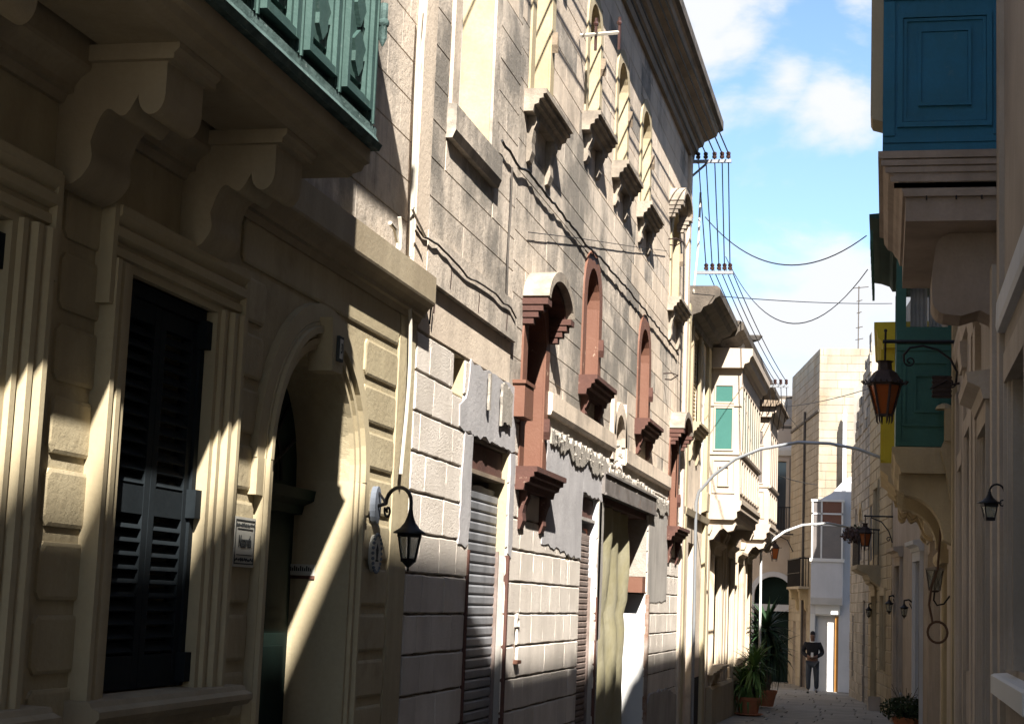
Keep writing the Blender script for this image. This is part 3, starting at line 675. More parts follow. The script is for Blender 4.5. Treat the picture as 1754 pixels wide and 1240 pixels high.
# reveals lined with their own stone or paint
def reveal(f, h, m, parent, dep=.34, t=.012, arch=False, sill=True, fr=0.0, segs=12):
    s0, s1, z0, z1 = h; q = MB(); d0 = -.004
    q.box(f, s1-t, s1+.0, d0, dep, z0, z1); q.box(f, s0, s0+t, d0, dep, z0, z1)
    if sill: q.box(f, s0+t, s1-t, d0, dep, z0, z0+t)
    if arch:
        r = (s1-s0)/2; spandrel(q, f, (s0+s1)/2, r-t, z1-r, z1, d0, dep, segs)
    else: q.box(f, s0+t, s1-t, d0, dep, z1-t, z1)
    if fr:
        q.box(f, s0-fr, s0, -.022, .012, z0, z1-((s1-s0)/2 if arch else 0)); q.box(f, s1, s1+fr, -.022, .012, z0, z1-((s1-s0)/2 if arch else 0))
        if arch: archband(q, f, (s0+s1)/2, z1-(s1-s0)/2, (s1-s0)/2-.001, (s1-s0)/2+fr, -.022, .012, segs)
        else: q.box(f, s0-fr, s1+fr, -.022, .012, z1, z1+fr)
    return part('window_reveal', q, m, parent)
rv = reveal(FL, U1, 'reveal', B, .40)
q = MB(); q.box(FL, U1[0]+.012, U1[1]-.012, .26, .30, U1[2]+.012, U1[3]); fr_ = part('window_frame', q, 'louvre', B)
for s in (11.42, 11.93):
    q = MB(); q.box(FL, s, s+.44, .24, .259, 5.2, 8.1); part('casement', q, 'whitebld', fr_)
# frame of the tall window: flat band down the near side and dark step below its sill
q = MB(); q.box(FL, 11.18, 11.36, -.028, .012, 5.0, 8.3); part('window_surround', q, 'uppercl', B)
q = MB(); q.box(FL, 12.42, 12.60, -.028, .012, 5.0, 8.3); part('window_surround', q, 'upper', B)
q = MB(); q.mold(FL, [(.012, 4.84), (-.05, 4.84), (-.075, 4.90), (-.075, 5.085), (.012, 5.10)], 11.15, 12.62); part('window_apron', q, 'upper', B)
for i, h in enumerate(ARCHU): reveal(FL, h, 'reveal', B, .36, arch=True, fr=.15)
for h in HOODU: reveal(FL, h, 'reveal', B, .36, fr=.16, arch=(h[0] > 20))
for h in LOWA: reveal(FL, h, 'brown', B, .34, arch=True, fr=.19)
for h in LOWB: reveal(FL, h, 'brown', B, .34, arch=True, fr=.18)
reveal(FL, NICHE, 'uppercl', B, .3, arch=True)
for h, mt in [(NICHE, 'sill')]+[(h, 'louvre') for h in ARCHU+HOODU]+[(h, 'brownd') for h in LOWA+LOWB]:
    q = MB(); q.box(FL, h[0], h[1], .345, .40, h[2], h[3]); part('window_infill', q, mt, B)
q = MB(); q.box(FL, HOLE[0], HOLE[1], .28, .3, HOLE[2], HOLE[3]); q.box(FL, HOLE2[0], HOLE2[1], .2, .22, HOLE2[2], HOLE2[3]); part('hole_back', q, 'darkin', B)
for h in (HOLE, HOLE2):
    q = MB(); q.box(FL, h[1]-.01, h[1], 0, .28, h[2], h[3]); q.box(FL, h[0], h[1]-.01, 0, .28, h[2], h[2]+.012); part('hole_lining', q, 'reveal', B)
# shutter stops: little iron catches on the reveals
for h in LOWA+LOWB+HOODU+ARCHU:
    q = MB(); s = h[1]+.04; z = h[2]+(.42 if h[2] < 5.9 else .75)
    q.prism(FL, [(s-.03, z+.10), (s+.03, z+.04), (s+.035, z-.03), (s, z-.09), (s-.035, z-.02)], -.075, -.02); part('shutter_catch', q, 'cornice' if h[2] > 5 else 'brownd', B)
# sills on brackets
def sillbox(f, s0, s1, zt, m, mb_, dep=.20, h=.20, brk=True, parent=B, bh=.42):
    pr = [(.012, zt), (-dep, zt), (-dep, zt-h*.22), (-dep*.86, zt-h*.24), (-dep*.86, zt-h*.42), (-dep*.70, zt-h*.46), (-dep*.66, zt-h*.66), (-dep*.48, zt-h*.72), (-dep*.42, zt-h), (.012, zt-h)]
    q = MB(); q.mold(f, pr, s0, s1); sl = part('window_sill', q, m, parent)
    if brk:
        for s in (s0+.16, s1-.30):
            pr = [(.012, zt-h-.001), (-dep*.42, zt-h-.001), (-dep*.44, zt-h-.06), (-dep*.32, zt-h-.12), (-dep*.24, zt-h-bh*.55), (-dep*.28, zt-h-bh*.75), (-dep*.16, zt-h-bh*.95), (.012, zt-h-bh)]
            q = MB(); q.mold(f, pr, s, s+.14); part('sill_bracket', q, mb_, sl)
    return sl
for h in HOODU: sillbox(FL, h[0]-.3, h[1]+.3, h[2]-.001, 'sill', 'sill')
for h in ARCHU: sillbox(FL, h[0]-.24, h[1]+.26, h[2]-.001, 'sill', 'sill', bh=.3)
for h in LOWA: sillbox(FL, h[0]-.26, h[1]+.28, h[2]-.001, 'brownd', 'brownd', bh=.24)
for h in LOWB: sillbox(FL, h[0]-.26, h[1]+.28, h[2]-.001, 'brownd', 'brownd', bh=.34)
# curved hoods on stepped brackets
def hood(f, s0, s1, zs, rise, dep, m, mu, parent=B):
    sc = (s0+s1)/2; r = (s1-s0)/2; q = MB()
    A_ = arcpts(sc, zs, r, 172, 8, 14, rise); Bq = arcpts(sc, zs, r-.08, 172, 8, 14, rise-.085)
    for i in range(14): q.prism(f, [A_[i], A_[i+1], Bq[i+1], Bq[i]], -dep, .012)
    hd = part('window_hood', q, m, parent)
    q = MB()
    for i in range(14):
        C_ = arcpts(sc, zs, r-.085, 172, 8, 14, rise-.09); D_ = arcpts(sc, zs, r-.14, 172, 8, 14, rise-.15)
        q.prism(f, [C_[i], C_[i+1], D_[i+1], D_[i]], -dep*.7, .012)
    part('hood_soffit', q, mu, hd)
    for s in (s0, s1-.17):
        q = MB()
        for k in range(4): q.box(f, s+.012*k, s+.17-.012*k, -dep*(.96-.18*k), .012, zs+.03-.055*(k+1), zs+.028-.055*k)
        part('hood_bracket', q, mu, hd)
hood(FL, 13.86, 15.12, 4.15, .36, .24, 'sill', 'brownd')
hood(FL, 24.0, 25.2, 4.10, .34, .22, 'sill', 'brownd')
hood(FL, 23.3, 24.5, 7.32, .34, .22, 'sill', 'sill')
hood(FL, 13.5, 14.8, 7.85, .34, .22, 'sill', 'sill')
# the string bands
q = MB(); q.mold(FL, [(.012, 3.72), (-.055, 3.72), (-.055, 4.05), (.012, 4.06)], Y0+.02, 13.46); part('string_band', q, 'upper', B)
q = MB(); q.mold(FL, [(.012, 3.30), (-.05, 3.30), (-.065, 3.34), (-.065, 3.50), (.012, 3.53)], 15.05, 18.84); part('string_band', q, 'uppercl', B)
q = MB(); q.mold(FL, [(.012, 3.22), (-.05, 3.22), (-.065, 3.26), (-.065, 3.42), (.012, 3.45)], 19.66, 23.9); part('string_band', q, 'uppercl', B)
q = MB(); q.box(FL, 18.7, 18.88, -.05, .012, 3.22, 3.95); q.box(FL, 19.62, 19.8, -.05, .012, 3.22, 3.95); archband(q, FL, 19.25, 3.43, .35, .50, -.05, .012, 10); part('niche_surround', q, 'uppercl', B)
# masonry: rough blocks below, dressed stone above
rA = random.Random(11)
Hx = [(h[0]-.14, h[1]+.14, h[2], h[3]+.1) for h in ARCHU+HOODU+LOWA+LOWB]+[(11.17, 12.61, 4.84, 8.4), S1, S2, (S3[0]-.35, S3[1]+.35, 2.77, 3.05), S3, HOLE, HOLE2, VENT, NICHE, (Y0, 13.46, 3.37, 4.06)]
low = rects(Y0+.02, 25.45, -.42, 3.36, .27, (.36, .62), (.002, .013), Hx, rA)
hi = rects(Y0+.02, 13.46, 4.06, 8.7, .27, (.5, .95), (.0015, .003), Hx, rA)+rects(13.46, 25.45, 3.36, 8.7, .267, (.5, .95), (.0015, .003), Hx, rA)
def stonekind(q):
    z = (q[2]+q[3])/2; s = (q[0]+q[1])/2
    return 'upper' if z < 6.2+.35*math.sin(s*2) and s < 20 or rA.random() < .2 else 'uppercl'
lay(FL, B, 'rough_block', low, .012, lambda q: 'block', 'rough', 300, 3, .002)
lay(FL, B, 'dressed_stone', hi, .004, stonekind, 'fine', 300, 4, .0012)
q = MB(); q.box(FL, Y0+.02, 13.44, -.012, .012, 3.375, 3.715); part('smooth_course', q, 'uppercl', B)
# corner pilaster strip at the far end
q = MB(); q.box(FL, 25.46, 25.72, -.05, .1, -.6, 8.7); part('corner_pilaster', q, 'uppercl', B)
# plaster remains
def patch(pts, m, d=-.020, jit=.022, seed=1, name='plaster_patch', back=.0, step=.10):
    q = MB(); q.prism(FL, ragged(pts, jit, seed, step), d, back); return part(name, q, m, B)
patch([(11.86, 2.83), (13.72, 2.83), (13.70, 3.36), (12.8, 3.37), (12.1, 3.36), (12.0, 3.05), (11.82, 3.0)], 'plaster', seed=1)
patch([(13.60, 1.95), (13.76, 1.95), (13.76, 2.82), (13.60, 2.82)], 'plaster', seed=2)
patch([(11.95, 1.98), (12.26, 1.98), (12.26, 2.82), (12.0, 2.82)], 'plaster', seed=3)
patch([(15.0, 2.12), (17.03, 2.02), (17.03, 3.12), (15.1, 3.08)], 'plaster', seed=4)
patch([(17.04, 2.71), (18.3, 2.71), (18.35, 3.18), (17.04, 3.16)], 'plaster', seed=5)
patch([(22.05, 1.60), (24.0, 1.65), (24.1, 3.05), (22.4, 3.07), (22.05, 2.74)], 'greyplaster', seed=6)
patch([(18.07, 1.2), (18.40, 1.2), (18.40, 2.7), (18.07, 2.7)], 'greyplaster', seed=7)
patch([(24.3, -.5), (25.44, -.5), (25.44, .25), (24.3, .4), (22.6, .42), (22.2, .3), (22.2, -.5)], 'greyplaster', seed=8, d=-.03)
# thick crumbling render under the bands
for (a, b_, zt, sd) in ((15.2, 18.5, 3.14, 21), (18.6, 22.3, 3.07, 22), (22.35, 23.9, 3.02, 23)):
    r = random.Random(sd); q = MB(); n = int((b_-a)/.05); top = []; bot = []; th = .12
    for i in range(n+1):
        th = min(.2, max(.05, th+r.uniform(-.04, .04))); s = a+(b_-a)*i/n; top.append((s, zt+r.uniform(-.02, .07))); bot.append((s, zt-th))
    q.prism(FL, top+bot[::-1], -.040, -.0)
    for i in range(n//3):
        k = r.randrange(n); s, z = top[k]; q.ball(FL.p(s+r.uniform(-.03, .03), -.05, z-r.random()**1.5*(top[k][1]-bot[k][1])), r.uniform(.006, .016), 6, 4, (1, 1.4, 1.1))
    part('crumbled_render', q, 'ragplaster', B, kind='stuff')
q = MB(); r = random.Random(31)
for i in range(14):
    s = 18.5+r.random()*1.1; z = 3.08+r.random()*.34; q.ball(FL.p(s, -.03, z), r.uniform(.015, .04), 6, 4, (1, 1.3, .8))
part('crumbled_render', q, 'ragplaster', B, kind='stuff')
for s, z0, z1 in ((13.05, 2.98, 3.32), (12.6, 3.05, 3.34)):
    q = MB(); q.prism(FL, ragged([(s, z0), (s+.05, z0), (s+.05, z1), (s, z1)], .01, int(s*10), .05), -.055, -.0345); part('render_scar', q, 'ragplaster', B)
q = MB(); q.prism(FL, ragged([(13.12, 3.0), (13.45, 3.02), (13.45, 3.30), (13.12, 3.33)], .02, 5, .05), -.048, -.0345); part('render_scar', q, 'ragplaster', B)
# brown timber bracket block beside the first hooded window
q = MB(); q.box(FL, 13.62, 13.98, -.11, -.0, 3.12, 3.40); q.box(FL, 13.60, 14.0, -.12, 0, 3.40, 3.43); part('sign_block', q, 'brown', B)
# first roller shutter
def roller(h, ztop, d, pitch, m, bulge=True):
    s0, s1 = h[0]+.03, h[1]-.03; sh = None; z = -.35
    q = MB(); q.box(FL, h[0], h[1], d+.03, d+.05, -.6, ztop+.1); sh = part('roller_shutter', q, m, B)
    while z < ztop:
        q = MB(); q.mold(FL, [(d+.028, z), (d+.004, z+.004), (d-.006, z+pitch*.2), (d-.007, z+pitch*.75), (d+.003, z+pitch*.92), (d+.028, z+pitch*.98)], s0, s1); part('shutter_slat', q, m, sh); z += pitch
    c = []
    for i in range(9):
        t = i/8; c.append((s0+(s1-s0)*t, ztop+.10*math.sin(math.pi*t)))
    q = MB(); q.prism(FL, [(s0, ztop-.01), (s1, ztop-.01)]+c[::-1], d-.005, d+.02); part('shutter_top', q, m, sh)
    for s in (h[0], h[1]-.035):
        q = MB(); q.box(FL, s, s+.035, d-.03, d+.03, -.6, ztop-.4); part('shutter_rail', q, 'shutrust', sh)
roller(S1, 2.38, .075, .082, 'shutgrey'); roller(S2, 2.26, .075, .062, 'shutrust')
for h in (S1, S2):
    zz = 1.95 if h is S1 else 1.6
    q = MB(); q.box(FL, h[1]-.008, h[1]+.001, -.0, .16, zz, h[3]); part('doorway_reveal', q, 'whitebld' if h is S2 else 'reveal', B)
    q = MB(); q.box(FL, h[1]-.010, h[1]+.001, -.0, .16, -.6, zz); part('doorway_reveal', q, 'greyplaster', B)
    q = MB(); q.box(FL, h[0], h[1], .05, .54, h[3]-.22, h[3]-.012); part('door_lintel', q, 'brownd', B)
    q = MB(); q.box(FL, h[0], h[1], .02, .5, h[3]-.255, h[3]-.221); part('lintel_board', q, 'cornice' if h is S1 else 'greyplaster', B)
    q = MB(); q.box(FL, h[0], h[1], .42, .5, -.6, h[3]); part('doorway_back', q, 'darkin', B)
q = MB(); q.box(FL, 13.585, 13.63, -.035, .0, -.6, 1.95); part('iron_jamb', q, 'brownd', B)
q = MB(); q.box(FL, 12.255, 12.279, -.03, 0, -.6, 1.95); part('iron_jamb', q, 'brownd', B)
q = MB(); q.box(FL, 18.065, 18.10, -.03, 0, -.6, 1.65); part('iron_jamb', q, 'brownd', B)
q = MB(); q.box(FL, 17.75, 18.04, .10, .15, 2.26, 2.38); part('orange_board', q, mat('orange_board', (.45, .13, .05), bump=.1), B)
# garage opening: riveted steel lintel, hanging tarp, white reveal
q = MB(); q.box(FL, 18.2, 22.45, -.055, .25, 2.785, 3.02); q.box(FL, 18.2, 22.45, -.075, -.05, 2.775, 2.80); q.box(FL, 18.2, 22.45, -.075, -.05, 3.005, 3.03); part('steel_lintel', q, 'beam', B)
q = MB(); q.box(FL, 18.6, 22.2, .02, .5, 2.70, 2.774); part('lintel_board', q, 'brownd', B)
TS0, TS1 = 18.28, FL.uv(1067, 1050, .13)[0]
N = 26; q = MB(); r = random.Random(4); k0 = len(q.v)
for i in range(N+1):
    for j in range(19):
        s = TS0+(TS1-TS0)*i/N; z = 2.7-3.2*j/18
        d = .11+.03*math.sin(i*.9+j*.12)+.02*math.sin(i*.33+j*.5)+.015*r.random()+(.03 if j == 7 else 0)
        q.v.append(FL.p(s+.03*math.sin(j*.6), d, z))
for i in range(N):
    for j in range(18): q.f.append((i*19+j, (i+1)*19+j, (i+1)*19+j+1, i*19+j+1))
part('tarpaulin', q, 'tarp', B, smooth=True)
q = MB(); q.box(FL, 21.985, 22.002, .0, .5, -.6, 1.72); part('white_jamb', q, 'white', B)
q = MB(); q.box(FL, 21.985, 22.002, .0, .5, 1.95, 2.70); part('upper_jamb', q, 'ragplaster', B)
q = MB(); q.box(FL, 21.7, 22.0, -.0, .42, 1.74, 1.94); part('fallen_board', q, 'brown', B)
q = MB(); q.box(FL, 22.004, 22.09, -.05, .02, -.6, 1.72); q.box(FL, 22.091, 22.17, -.03, .02, -.6, 1.72); part('door_post', q, mat('rusted_post', (.17, .085, .05), (.3, .27, .24), 6, .8, bump=.4), B)
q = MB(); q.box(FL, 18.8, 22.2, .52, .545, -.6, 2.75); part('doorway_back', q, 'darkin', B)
q = MB(); q.box(FL, 18.115, 18.255, -.02, .01, -.6, 2.69); part('white_post', q, 'greyplaster', B)
# little arched letter slot
q = MB(); q.box(FL, VENT[0], VENT[1], .02, .05, VENT[2], VENT[3]); q.box(FL, VENT[0]-.01, VENT[1]+.01, -.05, .02, VENT[2]-.03, VENT[2]); part('wall_slot', q, 'brown', B)
q = MB(); archband(q, FL, 14.09, 1.36, .05, .085, -.03, .02, 8, rz=1.6); part('slot_arch', q, 'block', B)
# roof cornice
q = MB(); pr = [(.1, 8.62), (-.05, 8.62), (-.06, 8.72), (-.11, 8.75), (-.12, 8.83), (-.19, 8.86), (-.21, 8.93), (-.30, 8.97), (-.40, 9.02), (-.42, 9.08), (-.45, 9.10), (.1, 9.12)]
q.mold(FL, pr, Y0-2, 25.85); part('roof_cornice', q, 'cornice', B)
q = MB(); q.mold(FL, [(.1, 9.121), (-.45, 9.105), (-.50, 9.13), (-.50, 9.27), (-.46, 9.30), (3, 9.32), (3, 9.121)], Y0-2, 25.9); part('roof_edge', q, 'roofdark', B)
# a faint curved frieze line and vertical seams seen on the upper wall
for s in (13.15,): 
    q = MB(); q.tube([FL.p(s+.02*math.sin(k), -.03, 5.15-.16*k) for k in range(10)], .008, 5); single('thin_conduit', q, 'cable', 'thin vertical grey conduit dropping from the twisted cable between tall window and first hooded window', 'cable')
# ------------------------------------------------------------------ C: narrow house, and D: cream house pair
C = empty('narrow_house', (XL, 27.5, gz(27)), 'narrow cream house with tall louvred shutters beyond the stone palazzo', 'house')
q = MB(); CW = (26.55, 27.55, 4.50, 6.0); CD = (26.75, 27.55, -.6, 2.6)
wall(q, FL, 25.73, 29.2, -.7, 6.4, .0, .5, [CW, CD]); q.box(FL, 25.73, 29.2, .5, 5, -.7, 6.35); part('wall', q, 'uppercl', C)
q = MB(); q.box(FL, CW[0], CW[1], .06, .1, CW[2], CW[3]); sh = part('louvre_shutter', q, 'louvre', C)
z = CW[2]+.03
while z < CW[3]-.03:
    q = MB(); q.mold(FL, [(.055, z), (.02, z-.005), (.025, z+.03), (.055, z+.045)], CW[0]+.04, CW[1]-.04); part('slat', q, 'louvre', sh); z += .062
for s0, s1 in ((CW[0]-.16, CW[0]), (CW[1], CW[1]+.16)):
    q = MB(); q.box(FL, s0, s1, -.05, .02, CW[2], CW[3]+.18); part('window_jamb', q, 'creamstone', C)
q = MB(); q.mold(FL, [(0, CW[3]+.181), (-.05, CW[3]+.181), (-.14, CW[3]+.27), (-.14, CW[3]+.33), (0, CW[3]+.34)], CW[0]-.22, CW[1]+.22); part('window_head', q, 'creamstone', C)
sillbox(FL, CW[0]-.2, CW[1]+.2, CW[2]-.001, 'creamstone', 'creamstone', .2, .2, parent=C)
q = MB(); q.mold(FL, [(0, 3.0), (-.07, 3.0), (-.09, 3.1), (0, 3.14)], 25.75, 29.18); part('string_band', q, 'creamstone', C)
q = MB(); q.box(FL, CD[0], CD[1], .2, .25, -.6, 2.6); part('door', q, 'creamstone', C)
q = MB(); q.box(FL, 28.0, 28.35, .0, .02, 5, 6); 
for s0, s1 in ((25.75, 26.0), (28.75, 29.15)):
    q = MB(); q.box(FL, s0, s1, -.06, .02, -.7, 6.3); part('pilaster', q, 'cream', C)
q = MB(); q.box(FL, 28.05, 28.7, -.006, .02, -.7, .42); part('meter_door', q, 'darkin', C)
q = MB(); q.mold(FL, [(0, 3.15), (-.12, 3.2), (-.13, 3.5), (0, 3.6)], 28.3, 28.7); part('wall_bracket', q, 'creamstone', C)
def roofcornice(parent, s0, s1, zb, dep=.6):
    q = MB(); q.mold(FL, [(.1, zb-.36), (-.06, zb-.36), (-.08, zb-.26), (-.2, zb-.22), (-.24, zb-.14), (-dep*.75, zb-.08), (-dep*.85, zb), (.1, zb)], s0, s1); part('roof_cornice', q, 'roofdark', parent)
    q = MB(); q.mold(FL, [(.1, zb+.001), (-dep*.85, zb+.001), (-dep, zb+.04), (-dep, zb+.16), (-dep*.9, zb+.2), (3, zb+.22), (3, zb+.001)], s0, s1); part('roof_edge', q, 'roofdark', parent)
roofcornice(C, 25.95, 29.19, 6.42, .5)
D = empty('cream_pair_house', (XL, 34, gz(34)), 'cream house with two pale box balconies and fluted ground-floor pilasters beyond the narrow house', 'house')
GW = [(30.35, 31.35, .55, 2.5), (33.1, 34.1, -.7, 2.55), (35.3, 36.3, .55, 2.5), (37.6, 38.5, -.7, 2.55)]
UW = [(34.9, 35.5, 3.9, 5.2)]
q = MB(); wall(q, FL, 29.21, 39.4, -.8, 6.4, 0, .5, GW+UW); q.box(FL, 29.21, 39.4, .5, 5, -.8, 6.35); part('wall', q, 'pink', D)
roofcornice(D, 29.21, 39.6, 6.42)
for i, h in enumerate(GW):
    q = MB(); q.box(FL, h[0], h[1], .16, .2, h[2], h[3]); q.box(FL, (h[0]+h[1])/2-.02, (h[0]+h[1])/2+.02, .12, .159, h[2], h[3]); sh = part('louvre_shutter', q, 'louvre' if i != 1 else 'dmold', D)
    z = h[2]+.05
    while i in (0, 2) and z < h[3]-.08:
        q = MB(); q.mold(FL, [(.155, z), (.12, z-.005), (.125, z+.04), (.155, z+.055)], h[0]+.04, h[1]-.04); part('slat', q, 'louvre', sh); z += .08
    for sd, e in ((-1, h[0]), (1, h[1])):
        q = MB(); q.vmold(FL, [(e+sd*a, d) for a, d in ((0, .05), (0, -.04), (.05, -.04), (.055, -.07), (.10, -.07), (.105, -.045), (.15, -.045), (.155, -.09), (.2, -.09), (.2, .05))], max(h[2], -.7), h[3]+.02); part('window_jamb', q, 'dmold', D)
    q = MB(); q.mold(FL, [(.0, h[3]+.021), (-.07, h[3]+.021), (-.09, h[3]+.14), (-.17, h[3]+.2), (-.17, h[3]+.25), (0, h[3]+.27)], h[0]-.24, h[1]+.24); part('window_head', q, 'dmold', D)
    if i in (0, 2): sillbox(FL, h[0]-.25, h[1]+.25, h[2]-.001, 'dmold', 'dmold', .26, .16, parent=D, bh=.3)
for s in (29.32, 32.05, 32.6, 34.45, 36.7, 37.1, 38.95):
    q = MB(); q.box(FL, s, s+.3, -.06, .01, .2, 2.85); q.mold(FL, [(0, 2.851), (-.07, 2.851), (-.11, 2.93), (-.11, 3.0), (0, 3.01)], s-.03, s+.33); part('pilaster', q, 'dmold', D)
q = MB(); q.mold(FL, [(.0, -.8), (-.12, -.8), (-.12, .14), (-.08, .19), (0, .2)], 29.9, 39.4); part('plinth', q, 'creamstone', D)
q = MB(); q.box(FL, 39.1, 39.4, -.05, .1, .2, 6.3); part('corner_strip', q, 'dmold', D)
def boxbal(parent, s0, s1, blind, m='pink', zb=3.45, zt=6.0, f=FL, dep=.58):
    q = MB(); q.box(f, s0, s1, -dep, 0, zb, zt); b = part('box_balcony', q, m, parent)
    E = F(Vector(f.p(s0, 0, 0)[:2]), f.n, (-f.dr.x, -f.dr.y))   # end face toward the street's near end: s from wall outwards
    def frame(fc, a, b_, c, e, w, dp, m_=m, nm='panel_moulding'):
        q = MB(); q.box(fc, a, a+w, -dp, 0, c, e); q.box(fc, b_-w, b_, -dp, 0, c, e); q.box(fc, a+w, b_-w, -dp, 0, c, c+w); q.box(fc, a+w, b_-w, -dp, 0, e-w, e); part(nm, q, m_, b)
    # end face: transom light, window, panel
    for (c, e) in ((zb+1.74, zb+2.02), (zb+.9, zb+1.62)):
        q = MB(); q.box(E, .13, .42, -.006, 0, c, e); part('window_blind', q, blind, b); frame(E, .10, .45, c-.03, e+.03, .028, .022)
    for z in (zb+1.66, zb+.80):
        q = MB(); q.box(E, -.0, dep+.02, -.025, -.001, z, z+.035); part('mid_rail', q, m, b)
    frame(E, .09, dep-.09, zb+.12, zb+.72, .025, .018); frame(E, .19, dep-.19, zb+.24, zb+.60, .02, .03)
    n = max(3, int((s1-s0)/.52)); w = (s1-s0)/n; FO = F(Vector(f.p(0, -dep, 0)[:2]), f.dr, f.n)
    for i in range(n):
        a = s0+i*w
        q = MB(); q.box(FO, a+.06, a+w-.06, -.006, 0, zb+.9, zb+2.0); part('window_blind', q, blind, b); frame(FO, a+.04, a+w-.04, zb+.86, zb+2.04, .03, .022)
        frame(FO, a+.06, a+w-.06, zb+.12, zb+.72, .03, .02)
    q = MB(); q.mold(f, [(-dep+.01, zb+.78), (-dep-.05, zb+.80), (-dep-.06, zb+.84), (-dep+.01, zb+.86)], s0-.05, s1+.05); part('mid_rail', q, m, b)
    q = MB(); q.mold(f, [(0, zt-.22), (-dep-.03, zt-.22), (-dep-.05, zt-.15), (-dep-.13, zt-.12), (-dep-.15, zt-.04), (-dep-.19, zt), (-dep-.19, zt+.12), (0, zt+.14)], s0-.13, s1+.13); part('balcony_cornice', q, m, b)
    q = MB(); q.mold(f, [(0, zb), (-dep-.05, zb), (-dep-.05, zb-.06), (-dep-.02, zb-.1), (-dep-.02, zb-.17), (-dep+.04, zb-.2), (-dep+.04, zb-.3), (-dep+.09, zb-.34), (0, zb-.34)], s0-.05, s1+.05); part('balcony_base', q, m, b)
    k = s0+.02
    for k in (s0+.04, s1-.34):
        pr = [(0, zb-.341), (-dep+.08, zb-.341), (-dep+.06, zb-.42), (-dep+.10, zb-.52), (-dep+.2, zb-.55), (-dep+.27, zb-.49), (-dep+.34, zb-.52), (-.13, zb-.68), (0, zb-.72)]
        q = MB(); q.mold(f, pr, k, k+.3); part('corbel', q, m, b)
    return b
boxbal(D, 29.35, 33.6, 'greenglass'); boxbal(D, 36.75, 39.3, 'greyglass', zb=3.42, zt=5.98)
# hip canopy on the second box balcony
q = MB(); q.mold(FL, [(0, 6.14), (-.83, 6.10), (-.83, 6.05), (-.7, 5.98), (0, 5.98)], 36.5, 39.5); part('canopy', q, 'cornice', D)
# two rooftop dividers between the balconies (hatched screens)
for s in (30.4, 31.9):
    q = MB(); q.box(FL, s, s+.3, -.5, -.2, 6.15, 6.5); single('meter_box', q, 'whitebld', 'small grey box standing on the first pale box balcony' if s < 31 else 'grey vent box behind the first one on the pale box balcony', 'box')
# ------------------------------------------------------------------ right side: shading masses and facades
def rhouse(name, label, s0, s1, h, holes, wm, z0=-.9):
    o = empty(name, (XR, (s0+s1)/2, gz((s0+s1)/2)), label, 'house')
    q = MB(); wall(q, FR, s0, s1, z0, h, 0, .5, holes); q.box(FR, s0, s1, .5, 7, z0, h-.02); part('wall', q, wm, o)
    return o
def surround(f, h, parent, m, w=.18, t=.07, head=True, sill=False, back='darkin', bd=.25, bm=None):
    for sd, e in ((-1, h[0]), (1, h[1])):
        q = MB(); q.vmold(f, [(e+sd*a*w/.2, d*t/.09) for a, d in ((-.02, .05), (-.02, -.04), (.05, -.04), (.055, -.07), (.10, -.07), (.105, -.045), (.15, -.045), (.155, -.09), (.2, -.09), (.2, .05))], h[2], h[3]); part('jamb', q, m, parent)
    q = MB(); q.box(f, h[0]-w, h[1]+w, -t, .02, h[3]+.001, h[3]+w); part('lintel', q, m, parent)
    if head:
        q = MB(); z = h[3]+w+.001; q.mold(f, [(.02, z), (-t-.02, z), (-t-.04, z+.08), (-t-.13, z+.12), (-t-.14, z+.19), (.02, z+.22)], h[0]-w-.08, h[1]+w+.08); part('hood', q, m, parent)
    if sill:
        q = MB(); z = h[2]-.001; q.mold(f, [(.02, z), (-.16, z), (-.17, z-.06), (-.1, z-.10), (.02, z-.13)], h[0]-w-.05, h[1]+w+.05); part('sill', q, m, parent)
    q = MB(); q.box(f, h[0], h[1], bd, bd+.04, h[2], h[3]); part('window_back' if h[2] > .3 else 'door', q, back, parent)
RB = rhouse('near_right_house', 'grey rendered house at the right edge with a pale window sill, nearest on the right', -6.5, 11.6, 10.6, [(9.0, 10.2, 1.3, 3.0), (6, 7, -.3, 2.6)], 'rplaster')
q = MB(); q.box(FR, -6.5, -2, 0, 7, 10.6, 11.45); q.prism(FR, [(-2, 10.6), (3.9, 10.6), (3.7, 10.7), (2.3, 11.45), (.1, 11.52), (-.1, 11.62), (-2, 11.6)], 0, 7); part('roof_parapet', q, 'rplaster', RB)
for s, w, h in ((6.6, 1.3, .10), (9.6, .6, .12)):
    q = MB(); q.box(FR, s, s+w, .02, .6, 10.6, 10.6+h); part('roof_merlon', q, 'rplaster', RB)
surround(FR, (9.0, 10.2, 1.3, 3.0), RB, 'rpale', head=False, sill=False)
q = MB(); q.mold(FR, [(.02, 1.13), (-.10, 1.13), (-.10, 1.24), (-.08, 1.25), (.02, 1.26)], 8.6, 11.15); part('window_sill', q, 'white', RB)
q = MB(); q.box(FR, 11.3, 11.55, -.035, .02, -.5, 10.5); part('corner_strip', q, 'rpale', RB)
q = MB(); q.mold(FR, [(.0, 3.46), (-.05, 3.46), (-.06, 3.50), (-.055, 3.66), (0, 3.70)], 5, 11.28); part('string_cornice', q, 'whitebld', RB)
